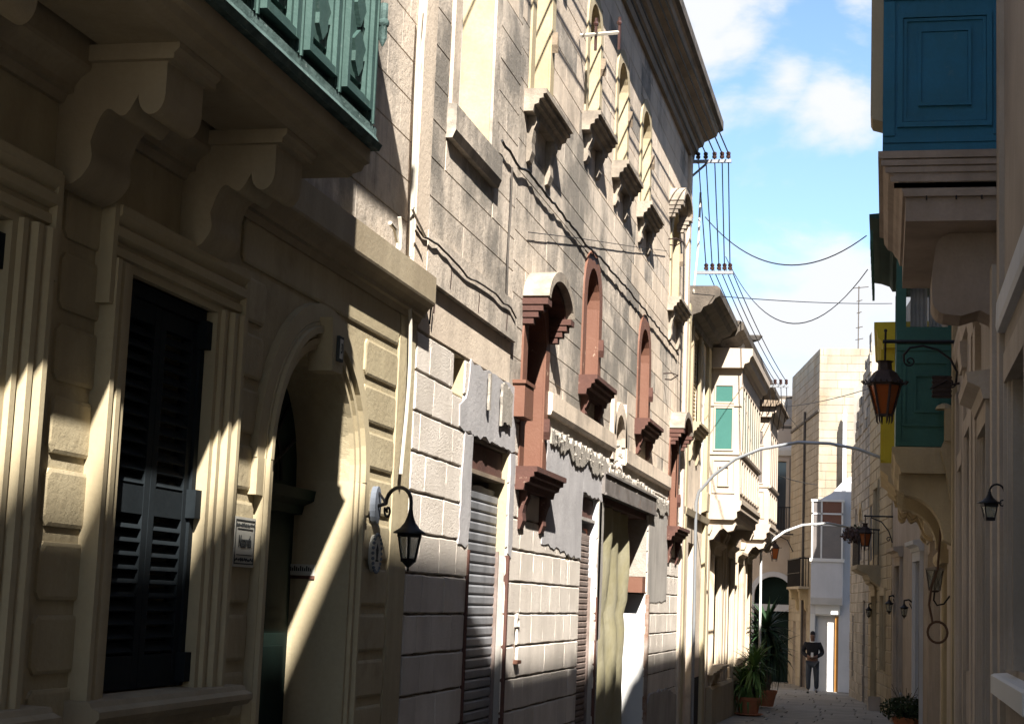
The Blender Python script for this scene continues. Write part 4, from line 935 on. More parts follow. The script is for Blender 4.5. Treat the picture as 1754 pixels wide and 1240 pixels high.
# R2: house with the blue balcony
R2H = [(12.6, 13.5, .0, 3.0), (15.5, 16.4, 1.1, 3.3), (17.2, 18.0, -.6, 3.1), (13.1, 14.1, 4.9, 6.6)]
R2 = rhouse('blue_balcony_house', 'brown-grey stone house with a blue box balcony high on the right', 11.62, 18.9, 10.5, R2H, 'rplaster')
for h in R2H[:3]: surround(FR, h, R2, 'rpale', head=h[0] < 13, t=.06 if h[0] < 13 else .035, w=.16, back='darkin')
for s0, s1, t in ((11.66, 11.9, .06), (14.15, 14.5, .05), (14.8, 15.1, .05), (16.75, 16.95, .03), (18.5, 18.88, .03)):
    q = MB(); q.box(FR, s0, s1, -t, .02, -.6, 4.0); part('pilaster', q, 'rpale', R2)
for s0, s1 in ((14.4, 15.2), (16.6, 17.2)):
    q = MB(); q.mold(FR, [(.0, 4.0), (-.05, 4.0), (-.06, 4.1), (-.07, 4.16), (-.07, 4.25), (0, 4.28)], s0, s1); part('pilaster_cap', q, 'rpale', R2)
q = MB(); q.mold(FR, [(0, 4.30), (-.04, 4.30), (-.05, 4.38), (-.06, 4.42), (-.06, 4.5), (0, 4.52)], 15.7, 18.9); part('string_cornice', q, 'rpale', R2)
def frect(fc, a, b_, c, e, w, dp, m, parent, nm='panel_moulding', d0=0):
    q = MB(); q.box(fc, a, a+w, -dp, d0, c, e); q.box(fc, b_-w, b_, -dp, d0, c, e); q.box(fc, a+w, b_-w, -dp, d0, c, c+w); q.box(fc, a+w, b_-w, -dp, d0, e-w, e); part(nm, q, m, parent)
BY = 11.62
q = MB(); q.box(FR, BY, 14.1, -.80, -.0, 4.80, 7.2); bb = part('blue_balcony', q, 'blue', R2)
EB = F((XR, BY), (-1, 0), (0, -1))       # its end face: s runs from the wall outwards
q = MB(); q.box(EB, .0, .80, -.018, -.001, 4.80, 4.845); q.box(EB, .0, .80, -.010, -.001, 4.86, 4.90); part('bottom_rail', q, 'blue', bb)
frect(EB, .06, .70, 4.97, 5.80, .035, .022, 'blue', bb); frect(EB, .10, .66, 5.01, 5.76, .022, .012, 'blue', bb)
frect(EB, .20, .56, 5.12, 5.68, .022, .020, 'blue', bb); 
q = MB(); q.box(EB, .225, .535, -.012, -.001, 5.145, 5.655); part('raised_panel', q, 'blue', bb)
q = MB(); q.box(EB, .0, .80, -.016, -.001, 5.90, 5.97); part('mid_rail', q, 'blue', bb)
q = MB(); q.box(EB, .72, .80, -.014, -.001, 4.91, 5.89); part('stile', q, 'blue', bb)
q = MB(); q.box(EB, 0, .05, -.014, -.001, 4.91, 5.89); part('stile', q, 'blue', bb)
for i in range(1):
    s = BY+.04; q = MB(); q.mold(FR, [(-.801, 5.03), (-.87, 5.05), (-.885, 5.08), (-.885, 6.9), (-.801, 6.9)], s, s+.3); part('louvre_shutter', q, 'creamstone', bb)
q = MB(); q.mold(FR, [(0, 4.50), (-.66, 4.50), (-.68, 4.56), (-.70, 4.58), (-.72, 4.62), (-.76, 4.64), (-.79, 4.69), (-.795, 4.74), (-.83, 4.75), (-.83, 4.799), (0, 4.799)], BY-.02, 14.15); part('balcony_base', q, 'rstone', bb)
for k, (a, z) in enumerate(((.0, 4.785), (.02, 4.735), (.05, 4.685), (.085, 4.62), (.11, 4.575))):
    q = MB(); q.box(EB, 0, .83-a, -.045+k*.006, -.021, z-.045, z-.006); part('base_moulding', q, 'rstone', bb)
q = MB(); q.box(FR, BY, 14.1, -.64, -.0, 4.30, 4.499); part('balcony_slab', q, 'rstone', bb)
def bigcorbel(s0, s1, m='rstone'):
    pr = [(0, 4.299), (-.30, 4.299)]+[(-.30-.13*math.sin(math.radians(a)), 4.17-.0+.129*math.cos(math.radians(a))) for a in range(0, 100, 15)]+[(-.45, 4.0), (-.45, 3.82)]+[(-.34-.11*math.cos(math.radians(a)), 3.82-.11*math.sin(math.radians(a))) for a in range(15, 100, 20)]+[(-.25, 3.70), (-.12, 3.74), (-.04, 3.70), (0, 3.62)]
    q = MB(); q.mold(FR, pr, s0, s1); part('corbel', q, m, bb, smooth=False)
bigcorbel(12.0, 12.45)
q = MB(); q.mold(FR, [(0, 4.299), (-.4, 4.299), (-.4, 4.2), (-.25, 4.12), (0, 4.08)], 13.6, 14.0); part('corbel', q, 'rstone', bb)
q = MB(); q.box(EB, 0, .655, -.03, -.001, 4.47, 4.525); part('base_moulding', q, 'rstone', bb)
for xx in (.25, .45, .62):
    q = MB(); q.tube([(xx, BY-.03, 4.47), (xx, BY-.05, 4.44)], .006, 5)
    single('wire_clip', q, 'wire', 'small wire hook under the blue balcony, %s' % {.25: 'leftmost of three', .45: 'middle of three', .62: 'nearest the wall'}[xx], 'hook')
# R3: house with the green balcony on an arched bracket
R3H = [(22.2, 23.0, -.8, 2.6)]
R3 = rhouse('green_balcony_house', 'honey stone house with a green box balcony carried by an arched stone bracket', 18.92, 24.2, 10.1, R3H, 'rpale')
surround(FR, R3H[0], R3, 'yelstone', head=False, t=.03)
GY = 19.6
q = MB(); q.box(FR, GY, 23.2, -.66, 0, 3.50, 4.86); q.box(FR, GY, 23.2, -.62, 0, 5.92, 6.05)
for (a, b_) in ((GY, GY+.09), (20.8, 20.9), (22.0, 22.1), (23.1, 23.2)): q.box(FR, a, b_, -.66, -.55, 4.861, 5.919)
q.box(FR, GY, GY+.08, -.08, 0, 4.861, 5.919)
gb = part('green_balcony', q, 'green', R3)
EG = F((XR, GY), (-1, 0), (0, -1))
q = MB(); q.box(EG, .081, .549, -.0, .04, 5.36, 5.41); q.box(EG, .081, .549, 0, .04, 4.861, 4.90); q.box(EG, .081, .549, 0, .04, 5.86, 5.919); part('window_frame', q, 'green', gb)
q = MB(); q.box(EG, .081, .549, .05, .06, 4.90, 5.36); part('window_pane', q, trans('balcony_glass', (.05, .055, .06), .25), gb)
q = MB(); q.box(EG, .081, .549, .05, .06, 5.41, 5.86); part('window_pane', q, trans('balcony_glass_upper', (.05, .055, .06), .5), gb)
for (a, b_) in ((.14, .29), (.31, .50)):
    q = MB(); pts = []; n = 8
    q.vmold(EG, [(a+(b_-a)*i/n, .16+.012*(i % 2)) for i in range(n+1)]+[(b_, .2), (a, .2)], 4.88, 5.90); part('curtain', q, 'curtain', gb)
q = MB(); q.box(EG, .0, .66, -.03, -.001, 4.70, 4.80); q.box(EG, 0, .66, -.015, -.001, 4.62, 4.69); part('mid_rail', q, 'green', gb)
frect(EG, .06, .58, 3.74, 4.50, .03, .018, 'green', gb); frect(EG, .17, .45, 3.90, 4.34, .02, .02, 'green', gb)
q = MB(); q.box(EG, .0, .66, -.02, -.001, 3.51, 3.56); q.box(EG, .60, .66, -.012, -.001, 3.57, 4.61); part('bottom_rail', q, 'green', gb)
q = MB(); q.mold(FR, [(0, 6.051), (-.70, 6.051), (-.74, 6.12), (-.85, 6.16), (-.98, 6.18), (-.98, 6.22), (0, 6.3)], GY-.1, 23.5); part('canopy', q, mat('dark_green_canopy', (.02, .05, .04), (.01, .02, .018), bump=.1), gb)
for i in range(9):
    s = GY+i*.42; q = MB(); q.prism(FR, [(s, 6.05), (s+.4, 6.05), (s+.36, 5.9), (s+.2, 5.86), (s+.04, 5.9)], -.97, -.94); part('valance', q, 'green', gb)
q = MB(); q.mold(FR, [(0, 3.2), (-.60, 3.2), (-.62, 3.28), (-.66, 3.33), (-.68, 3.42), (-.70, 3.44), (-.70, 3.499), (0, 3.499)], GY-.03, 23.3); part('balcony_base', q, 'yelstone', gb)
for s in (19.75, 22.4):
    pr = [(-.62, 3.199), (-.62, 3.02), (-.56, 2.98)]+[(-.56+.44*math.sin(math.radians(a)), 2.46+.50*math.cos(math.radians(a))) for a in range(0, 95, 9)]+[(0, 2.40), (0, 3.199)]
    q = MB(); q.mold(FR, pr, s, s+.5); part('arched_bracket', q, 'yelstone', gb)
q = MB(); q.box(FR, 19.3, 19.62, -.12, .02, 3.55, 3.92); q.lathe((XR-.12, 19.45, 3.92), [(.11, 0), (.09, .04), (.03, .07)], 10); q.mold(FR, [(.02, 3.549), (-.13, 3.549), (-.17, 3.45), (-.10, 3.2), (-.06, 2.9), (.02, 2.8)], 19.32, 19.6); part('volute_bracket', q, 'yelstone', R3)
q = MB(); q.box(FR, 18.94, 19.3, -.05, .02, -.6, 7); part('pilaster', q, 'yelstone', R3)
q = MB(); q.mold(FR, [(.0, 2.25), (-.08, 2.25), (-.12, 2.32), (-.12, 2.4), (0, 2.42)], 21.5, 24.0); part('impost_band', q, 'yelstone', R3)
# R4: house with the yellow balcony; R5/R6 onwards the row bends to the left
R4 = rhouse('yellow_balcony_house', 'pale stone house with a yellow box balcony behind the green one', 24.22, 31.4, 10.0, [(25.0, 25.9, -.8, 2.7), (28.2, 29.1, -.8, 2.6)], 'rpale')
surround(FR, (25.0, 25.9, -.8, 2.7), R4, 'rpale', bd=.3); surround(FR, (28.2, 29.1, -.8, 2.6), R4, 'rpale')
q = MB(); q.box(FR, 26.4, 29.8, -.80, 0, 3.9, 6.0); yb = part('yellow_balcony', q, 'yellow', R4)
q = MB(); q.mold(FR, [(0, 5.7), (-.83, 5.7), (-.85, 5.8), (-.91, 5.86), (-.93, 5.98), (-.97, 6.0), (-.97, 6.1), (0, 6.12)], 26.3, 29.9); part('balcony_cornice', q, 'yellow', yb)
for i in range(5):
    s = 26.45+i*.67; q = MB(); q.box(FR, s, s+.1, -.86, -.801, 3.95, 5.69); part('balcony_post', q, 'yellow', yb)
    if i < 4: q = MB(); q.box(FR, s+.14, s+.6, -.83, -.801, 4.0, 4.7); part('balcony_panel', q, 'yellow', yb)
q = MB(); q.mold(FR, [(0, 3.899), (-.86, 3.899), (-.86, 3.8), (-.74, 3.7), (-.74, 3.62), (-.6, 3.5), (0, 3.45)], 26.35, 29.85); part('balcony_base', q, 'yelstone', yb)
for s in (26.5, 27.9, 29.3): corbel(FR, s, s+.35, 3.5, .6, .7, 'yelstone', yb, d00=0)
# bend of the right-hand row
P0, P1 = Vector((XR, 31.4)), Vector((-1.02, 50.0)); dv = (P1-P0).normalized(); LN = (P1-P0).length
FB = F(P0, dv, (-dv.y, dv.x))
assert FB.n.x < 0
def bhouse(name, label, s0, s1, h, holes, wm, core='jointu', stone=None, seed=0, prof=None, cap=300, ch=.27):
    c = FB.p((s0+s1)/2, 0, 0); o = empty(name, (c[0], c[1], gz(c[1])), label, 'house')
    q = MB(); wall(q, FB, s0, s1, -1.1, h, 0, .45, holes); (q.box(FB, s0, s1, .46, 4.0, -1.1, h-.05) if name != 'rubble_house' else None); part('wall', q, core if stone else wm, o)
    if stone:
        rc = rects(s0+.01, s1-.01, -.85, h-.02, ch, (.4, .75), (.014, .014), holes, random.Random(seed)); lay(FB, o, 'stone', rc, .02, lambda q: stone, 'soft', cap, seed, .006)
    return o
hb = [(1.0, 1.9, -1, 2.6), (4.6, 5.5, -1, 2.6)]
R5 = bhouse('pale_doorway_house', 'pale plastered house with tall framed doorways and a white cornice beyond the yellow balcony', .02, 6.6, 8.0, hb, 'rpale')
for h in hb: surround(FB, h, R5, 'whitebld' if h[0] < 2 else 'rpale')
hb = [(8.0, 8.7, .3, 2.0), (10.3, 11.0, -1, 2.0), (9.8, 10.6, 3.0, 4.6), (11.6, 12.2, 2.9, 4.3)]
R6 = bhouse('honey_balcony_house', 'honey-coloured stone house with a small iron balcony full of plants', 6.62, 12.4, 7.2, hb, 'yelstone', stone='yelstone', seed=61)
for h in hb[:3]: surround(FB, h, R6, 'yelstone', head=h[2] < 0)
hb = [(14.6, 15.3, 3.0, 4.4), (13.4, 14.1, -1, 1.9), (16.4, 17.1, 3.0, 4.5), (17.2, 17.7, -.2, 1.5)]
R7 = bhouse('rubble_house', 'old grey stone house with a broken sloping top and arched window, beside the tower block', 12.42, LN-.02, 6.4, hb, 'rubble', stone='rubble', seed=62)
for h in hb: 
    q = MB(); q.box(FB, h[0], h[1], .25, .3, h[2], h[3]); part('window_back', q, 'yelstone' if h[2] > 2 else 'darkin', R7)
q = MB(); archband(q, FB, 14.95, 4.05, .36, .52, -.05, .0, 8); part('window_arch', q, 'yelstone', R7)
# broken top: stepped rubble wall rising toward the street's near end
def topz(s): return 8.9-(s-12.42)*.42
rc = []; rr = random.Random(77); z = 6.42
while z < 9.2:
    s = 12.42
    while s < LN:
        w = rr.uniform(.35, .7); 
        if z+.27 < topz(s)+rr.uniform(-.25, .12): rc.append((s+.01, min(s+w, LN)-.01, z+.01, z+.26))
        s += w
    z += .27
q = MB()
for k in range(12):
    a, b_ = 12.42+k*(LN-12.42)/12, 12.42+(k+1)*(LN-12.42)/12; q.box(FB, a, b_, .012, .4, 6.4, max(6.41, topz(b_)-.22))
part('broken_wall_core', q, 'jointu', R7); lay(FB, R7, 'loose_stone', rc, .02, lambda q: 'rubble', 'soft', 300, 9, .02)
# hollow ruin: end wall added, its opening shaped to let sun reach the white house
FX = F((-1.0, 49.9), (1, 0), (0, -1))
q = MB(); wall(q, FX, .02, 4.5, -1.1, 8.2, -.3, .1, [(.04, .80, -1.0, 4.75)]); part('sun_mask_wall', q, 'rubble', R7)
# little balcony on R6
s0 = FB.uv(1500, 985)[0]; bs0, bs1 = 9.3, 11.1
q = MB(); q.mold(FB, [(0, 2.72), (-.55, 2.72), (-.57, 2.62), (-.45, 2.55), (-.30, 2.5), (-.25, 2.38), (-.12, 2.3), (0, 2.2)], bs0, bs1); sb = part('stone_balcony', q, 'yelstone', R6)
for i in range(15):
    s = bs0+.05+i*(bs1-bs0-.1)/14; q = MB(); q.tube([FB.p(s, -.52, 2.72), FB.p(s, -.52, 3.55)], .012, 5); part('railing_bar', q, 'iron', sb)
for i in range(5):
    q = MB(); q.tube([FB.p(bs0+.05, -.06-.11*i, 2.72), FB.p(bs0+.05, -.06-.11*i, 3.55)], .012, 5); part('railing_bar', q, 'iron', sb)
q = MB(); q.tube([FB.p(bs0+.05, 0, 3.56), FB.p(bs0+.05, -.52, 3.56), FB.p(bs1-.05, -.52, 3.56)], .02, 6); part('handrail', q, 'iron', sb)
def foliage(center, rad, n, m, name, label, cat, leaf=.06, seed=0, hang=0, group=None):
    r = random.Random(seed); q = MB()
    for i in range(n):
        while True:
            p = Vector((r.uniform(-1, 1), r.uniform(-1, 1), r.uniform(-1, 1)))
            if p.length < 1: break
        p = p*(.55+.45*p.length) if p.length > .01 else p
        c = Vector(center)+Vector((p.x*rad[0], p.y*rad[1], p.z*rad[2]-hang*(p.x**2)*rad[2]))
        a = Vector((r.gauss(0, 1), r.gauss(0, 1), r.gauss(0, 1))).normalized(); b = a.cross(Vector((r.gauss(0, 1), r.gauss(0, 1), r.gauss(0, 1)))).normalized(); L = leaf*r.uniform(.6, 1.3)
        q.add([c-a*L, c+b*L*.4, c+a*L, c-b*L*.4], [(0, 1, 2, 3)])
    return q
q = foliage(FB.p(9.6, -.62, 3.42), (.30, .45, .20), 420, None, '', '', '', .05, 1); single('balcony_plant', q, 'dryleaf', 'withered reddish-brown plant spilling over the left corner of the small iron balcony', 'plant')
q = foliage(FB.p(10.3, -.52, 3.50), (.26, .35, .20), 420, None, '', '', '', .05, 2); single('balcony_plant', q, 'bush', 'dark green plant on the small iron balcony behind the hanging lantern', 'plant')
# ------------------------------------------------------------------ the end of the street
# white house with a glazed white balcony, facing the camera
G = empty('white_house', (-1.7, 53, gz(53)), 'white rendered house with a glazed white box balcony at the end of the street', 'house')
FG = F((-2.30, 53.0), (1, 0), (0, -1))
q = MB(); wall(q, FG, 0, 1.5, -1.2, 5.0, 0, .4, [(.16, .86, -1, 1.52)]); q.box(FG, 0, 1.5, 1.2, 3.5, -1.2, 5.0); q.box(FG, .14, .16, .01, 1.2, -1.2, 1.6); q.box(FG, .0, 1.5, .4, 1.2, 1.6, 5.0); part('wall', q, 'whitebld', G)
q = MB(); q.prism(FG, [(.18, 5.0), (1.5, 5.0), (1.5, 5.9), (1.02, 5.7), (.62, 5.25)], .0, .35); part('gable', q, 'whitebld', G)
q = MB(); q.box(FG, .93, 1.04, -.02, .35, 5.0, 7.7); q.lathe((-2.30+.985, 53.15, 7.7), [(.09, 0), (.02, .22)], 8); part('chimney', q, 'whitebld', G)
q = MB(); q.box(FG, .16, .80, .14, .18, -1, 1.5); q.box(FG, .80, .86, .02, .14, -1, 1.5); part('entrance_wall', q, 'white', G)
q = MB(); q.mold(FG, [(.02, 1.45), (-.12, 1.50), (-.14, 1.86), (.0, 1.90)], .16, .90); part('door_canopy', q, 'white', G)
q = MB(); q.box(FG, .76, .86, .0, .12, -.85, 1.45); part('door', q, 'wood', G)
q = MB(); q.mold(FG, [(0, 1.78), (-.3, 1.80), (-.42, 2.0), (-.45, 3.1), (0, 3.1)], .02, .98); gb2 = part('glazed_balcony', q, 'whitebld', G)
q = MB(); q.box(FG, -.02, 1.02, -.5, -.0, 3.1, 3.2); part('balcony_rail', q, 'white', gb2)
q = MB(); q.box(FG, .0, 1.0, -.48, 0, 4.95, 5.02); part('balcony_roof', q, 'white', gb2)
for s in (.02, .30, .93):
    q = MB(); q.box(FG, s, s+.05, -.46, -.41, 3.2, 4.95); part('glazing_bar', q, 'white', gb2)
for z in (4.2, 4.55):
    q = MB(); q.box(FG, .02, .98, -.46, -.42, z, z+.05); part('glazing_bar', q, 'white', gb2)
for d in (-.35, -.24, -.13):
    q = MB(); q.box(FG, .02, .06, d, d+.035, 3.2, 4.95); part('glazing_bar', q, 'white', gb2)
for (a, b_, c, e, m_) in ((.35, .93, 4.25, 4.55, 'brown'), (.35, .93, 4.6, 4.95, 'brown'), (.35, .93, 3.2, 4.2, 'greyglass'), (.07, .30, 3.2, 4.2, 'greyglass'), (.07, .30, 4.25, 4.95, 'greyglass')):
    q = MB(); q.box(FG, a, b_, -.435, -.425, c, e); part('balcony_pane', q, m_, gb2)
q = MB(); q.box(FG, .0, .14, -.02, .0, -1, 1.5); part('door_pilaster', q, 'white', G)
# tower block: lit front, shaded left flank
T = empty('tower_block', (-1.2, 56, gz(56)), 'tall plain stone block with sunlit front and shaded left side at the street end', 'building')
TP = Vector((-2.12, 53.5)); TQ = Vector((-3.36, 60.3)); tv = (TQ-TP).normalized(); TL = (TQ-TP).length
FT = F(TP, tv, (-tv.y, tv.x)); FTF = F(TP, (1, 0), (0, -1))
hs = [(2.3, 3.2, -1.0, 1.9), (5.0, 5.6, -1, 1.2)]
q = MB(); wall(q, FT, 0, TL, -1.2, 9.9, .012, .4, hs); q.box(FTF, 0.02, 3.4, .013, 8, -1.2, 9.88); part('wall', q, 'jointu', T)
lay(FT, T, 'stone', rects(.0, TL, -.9, 9.9, .265, (.45, .8), (.010, .010), hs, random.Random(71)), .01, lambda q: 'farstone', 'fine', 300, 71, .003)
lay(FTF, T, 'front_stone', rects(.0, 3.4, 4.9, 9.9, .265, (.5, .9), (.007, .007), [], random.Random(72)), .006, lambda q: 'farstone', 'fine', 300, 72, .002)
q = MB(); q.box(FT, 2.3, 3.2, .3, .34, -1, 1.9); q.box(FT, 5.0, 5.6, .3, .34, -1, 1.2); part('door', q, 'wood', T)
q = MB(); q.box(FT, .05, .1, -.02, .0, -1, 9.8) if False else q.tube([FT.p(3.1, -.05, -1), FT.p(3.1, -.05, 8.2)], .045, 6); part('drainpipe', q, 'cable', T)
q = MB(); q.mold(FT, [(.0, 7.85), (-.05, 7.86), (-.05, 7.93), (0, 7.95)], 0, TL); part('string_line', q, 'roofdark', T)
q = MB(); q.mold(FT, [(0, 2.28), (-.35, 2.28), (-.35, 2.36), (0, 2.36)], 1.7, 4.9); q2 = part('iron_balcony', q, 'farstone', T)
for s in (2.0, 4.2): corbel(FT, s, s+.25, 2.279, .3, .7, 'yelstone', q2, d00=0)
for i in range(20):
    s = 1.75+i*3.1/19; q = MB(); q.tube([FT.p(s, -.32, 2.36), FT.p(s, -.32, 3.25)], .013, 4); part('railing_bar', q, 'iron', q2)
for i in range(4):
    q = MB(); q.tube([FT.p(1.75, -.04-i*.09, 2.36), FT.p(1.75, -.04-i*.09, 3.25)], .013, 4); part('railing_bar', q, 'iron', q2)
q = MB(); q.tube([FT.p(1.75, 0, 3.27), FT.p(1.75, -.32, 3.27), FT.p(4.85, -.32, 3.27)], .025, 5); q.tube([FT.p(1.75, -.32, 2.8), FT.p(4.85, -.32, 2.8)], .015, 5); part('handrail', q, 'iron', q2)
# arched doorway house closing the view
E_ = empty('arched_door_house', (-4.0, 61, gz(61)), 'cream house closing the street with a large dark arched doorway and a balcony window', 'house')
FE = F((-8.0, 61.0), (1, 0), (0, -1))
ed = (3.36, 4.72, -1.1, 2.75)
uwn = (3.95, 4.42, 4.4, 6.9)
q = MB(); wall(q, FE, 0, 5.2, -1.2, 9.2, 0, .4, [ed, uwn]); spandrel(q, FE, 4.04, .68, 2.07, 2.75, 0, .4, 12); q.box(FE, 0, 5.2, 1.0, 6, -1.2, 9.1); part('wall', q, 'pink', E_)
q = MB(); archband(q, FE, 4.04, 2.07, .68, .86, -.06, .05, 14); part('door_arch', q, 'whitebld', E_)
for s0, s1 in ((3.2, 3.36), (4.72, 4.88)):
    q = MB(); q.box(FE, s0, s1, -.05, .02, -1, 2.07); part('door_jamb', q, 'whitebld', E_)
q = MB(); q.box(FE, 3.36, 4.72, .0, .25, 1.52, 1.76); part('transom', q, 'whitebld', E_)
q = MB(); q.box(FE, 3.36, 4.72, .30, .36, -1, 2.74); q3 = part('door', q, 'dkdoor', E_)
for s in (3.42, 4.06):
    for c, e in ((-.8, 0), (.1, 1.4)):
        q = MB(); q.box(FE, s+.04, s+.56, .28, .299, c, e); part('door_panel', q, 'dkdoor', q3)
q = MB(); q.box(FE, uwn[0], uwn[1], .2, .24, uwn[2], uwn[3]); part('window_pane', q, 'paneglass', E_)
q = MB(); q.box(FE, uwn[0], uwn[0]+.12, -.05, .0, 5.4, 6.8); part('green_shutter', q, 'green', E_)
frect(FE, uwn[0]-.12, uwn[1]+.12, uwn[2]-.1, uwn[3]+.12, .11, .06, 'pink', E_, 'window_surround')
q = MB(); q.mold(FE, [(0, 7.1), (-.1, 7.12), (-.2, 7.3), (-.2, 7.4), (0, 7.5)], 0, 5.2); part('string_cornice', q, 'white', E_)
q = MB(); q.mold(FE, [(0, 4.15), (-.4, 4.2), (-.42, 4.3), (0, 4.3)], 3.4, 4.9); q4 = part('balcony_slab', q, 'pink', E_)
for i in range(16):
    s = 3.45+i*1.4/15; q = MB(); q.tube([FE.p(s, -.38, 4.3), FE.p(s, -.38, 5.2)], .012, 4); part('railing_bar', q, 'iron', q4)
q = MB(); q.tube([FE.p(3.45, -.38, 5.22), FE.p(4.85, -.38, 5.22)], .022, 5); part('handrail', q, 'iron', q4)
q = MB(); q.box(FE, 0, 5.2, -.02, .3, 9.2, 9.3); q.box(FE, 3.0, 5.0, -.01, .3, 8.1, 8.2); part('roof_parapet', q, 'roofdark', E_)
# upper terrace behind it
q = MB(); q.box(FE, 2.4, 5.2, -.012, -.001, 8.25, 9.15); part('grey_upper_band', q, 'greyplaster', E_)
# unseen mass closing the gap left of the bend, raised to shade the tower flank
S_ = empty('shade_flank', (-6, 50, gz(50)), 'unseen cream wall at the far left end of the street, sized to shade the tower', 'wall')
q = MB(); q.box(FL, 40.5, 61.0, 2.3, 6, -1.2, 9.5); part('wall', q, 'pink', S_)
# ------------------------------------------------------------------ lanterns on the right and far away
def hpath(mb, pts, r, n=6): mb.tube([Vector(p) for p in pts], r, n)
L2 = empty('hanging_lantern', (XR, 18.5, 4.56), 'large black crowned lantern with amber glass hanging from a scrolled wall bracket', 'lantern')
LY = 18.5
m = MB(); m.box(F((XR, LY), (0, 1), (-1, 0)), -.03, .03, 0, .82, 0, 0) if False else m.tube([(XR+.02, LY, 4.55), (-.06, LY, 4.55)], .022, 6)
m.tube([(-.03, LY, 4.66), (-.035, LY, 4.26)], [.014, .014], 6); m.ball((-.03, LY, 4.67), .022, 6, 4)
arc = [(XR-.0, LY, 4.16)]+[(XR-.02-.50*math.sin(t)*1.0, LY, 4.16+.36*(1-math.cos(t))) for t in [math.pi/2*i/10 for i in range(11)]][1:]
m.tube([(XR-.03, LY, 4.10), (XR-.02, LY, 4.22), (XR-.09, LY, 4.36), (XR-.22, LY, 4.46), (XR-.38, LY, 4.505), (XR-.52, LY, 4.48), (XR-.585, LY, 4.40), (XR-.58, LY, 4.33)], .014, 6)
m.tube(scrollpts((XR-.52, LY, 4.335), (1, 0, 0), .062, 1.3, math.pi, 20, 1), .009, 5)
m.tube(scrollpts((XR-.09, LY, 4.10), (1, 0, 0), .062, 1.3, 0, 20, -1), .009, 5)
part('bracket', m, 'iron', L2, smooth=True)
lantern(L2, (-.035, LY, 4.33), .175, .085, .34, .25, 6, 'rustiron', 'amber', crown=True, finial=False, rot=.35)
L3 = empty('wall_lantern', (.72, 10.75, 2.3), 'small black square wall lantern on a curled arm at the right edge', 'lantern')
m = MB(); m.tube([(.72, 10.75, 2.28), (.71, 10.75, 2.34)]+[(.665+.045*math.cos(t), 10.75, 2.37+.05*math.sin(t)) for t in [math.pi*i/8 for i in range(9)]], .007, 6)
m.tube(scrollpts((.70, 10.75, 2.30), (1, 0, 0), .028, 1.1, 0, 14), .005, 5); m.box(FR, 10.72, 10.78, .02, .05, 2.22, 2.36); part('curled_arm', m, 'iron', L3, smooth=True)
lantern(L3, (.62, 10.75, 2.375), .058, .036, .095, .075, 4, 'iron', 'clearglass', finial=False, rot=.2)
L4 = empty('wall_lantern', (XR, 21.0, 2.0), 'old upright wall lantern with crossed wires above the hanging coil of brown cable', 'lantern')
m = MB(); m.tube([(.57, 21, 1.88), (.56, 21, 1.78), (.60, 21, 1.72), (.68, 21, 1.74), (.75, 21, 1.84)], .012, 6); part('bracket', m, 'iron', L4, smooth=True)
c = (.57, 21.0); m = MB(); m.lathe((c[0], c[1], 2.14), [(.135, 0), (.13, .02), (.03, .045)], 6); part('lantern_roof', m, 'sill', L4)
m = MB()
for i in range(6):
    a, b_ = 2*math.pi*(i+.5)/6, 2*math.pi*(i+1.5)/6
    T0, T1 = (c[0]+.115*math.cos(a), c[1]+.115*math.sin(a), 2.14), (c[0]+.115*math.cos(b_), c[1]+.115*math.sin(b_), 2.14)
    B0, B1 = (c[0]+.075*math.cos(a), c[1]+.075*math.sin(a), 1.90), (c[0]+.075*math.cos(b_), c[1]+.075*math.sin(b_), 1.90)
    m.tube([T0, B0], .006, 4); m.tube([T0, B1], .003, 3); m.tube([T1, B0], .003, 3)
m.lathe((c[0], c[1], 1.875), [(.04, 0), (.08, .025)], 6); part('lantern_frame', m, 'rustiron', L4)
for i in range(6):
    a, b_ = 2*math.pi*(i+.5)/6, 2*math.pi*(i+1.5)/6; q = MB(); P = [(c[0]+.108*math.cos(a), c[1]+.108*math.sin(a), 2.135), (c[0]+.108*math.cos(b_), c[1]+.108*math.sin(b_), 2.135), (c[0]+.07*math.cos(b_), c[1]+.07*math.sin(b_), 1.905), (c[0]+.07*math.cos(a), c[1]+.07*math.sin(a), 1.905)]
    q.add(P+[(x*.98+c[0]*.02, y*.98+c[1]*.02, z) for x, y, z in P], [(0, 1, 2, 3), (7, 6, 5, 4), (0, 4, 5, 1), (1, 5, 6, 2), (2, 6, 7, 3), (3, 7, 4, 0)]); part('glass_pane', q, 'clearglass', L4)
m = MB(); P = [(.72, 20.8, 3.3), (.66, 20.8, 3.0), (.63, 20.8, 2.6), (.60, 20.8, 2.15), (.53, 20.78, 1.95), (.50, 20.78, 1.72), (.53, 20.78, 1.58)]
P += [(.60+.115*math.cos(a), 20.78+.01*k, 1.40+.125*math.sin(a)) for k in range(3) for a in [math.radians(120-20*i) for i in range(18)]]
m.tube(P, .016, 6); single('cable_coil', m, mat('brown_cable', (.10,.055,.035), (.05,.03,.02), 8, .6, bump=.1), 'thick brown cable hanging in a round coil on the right wall', 'cable', smooth=True)
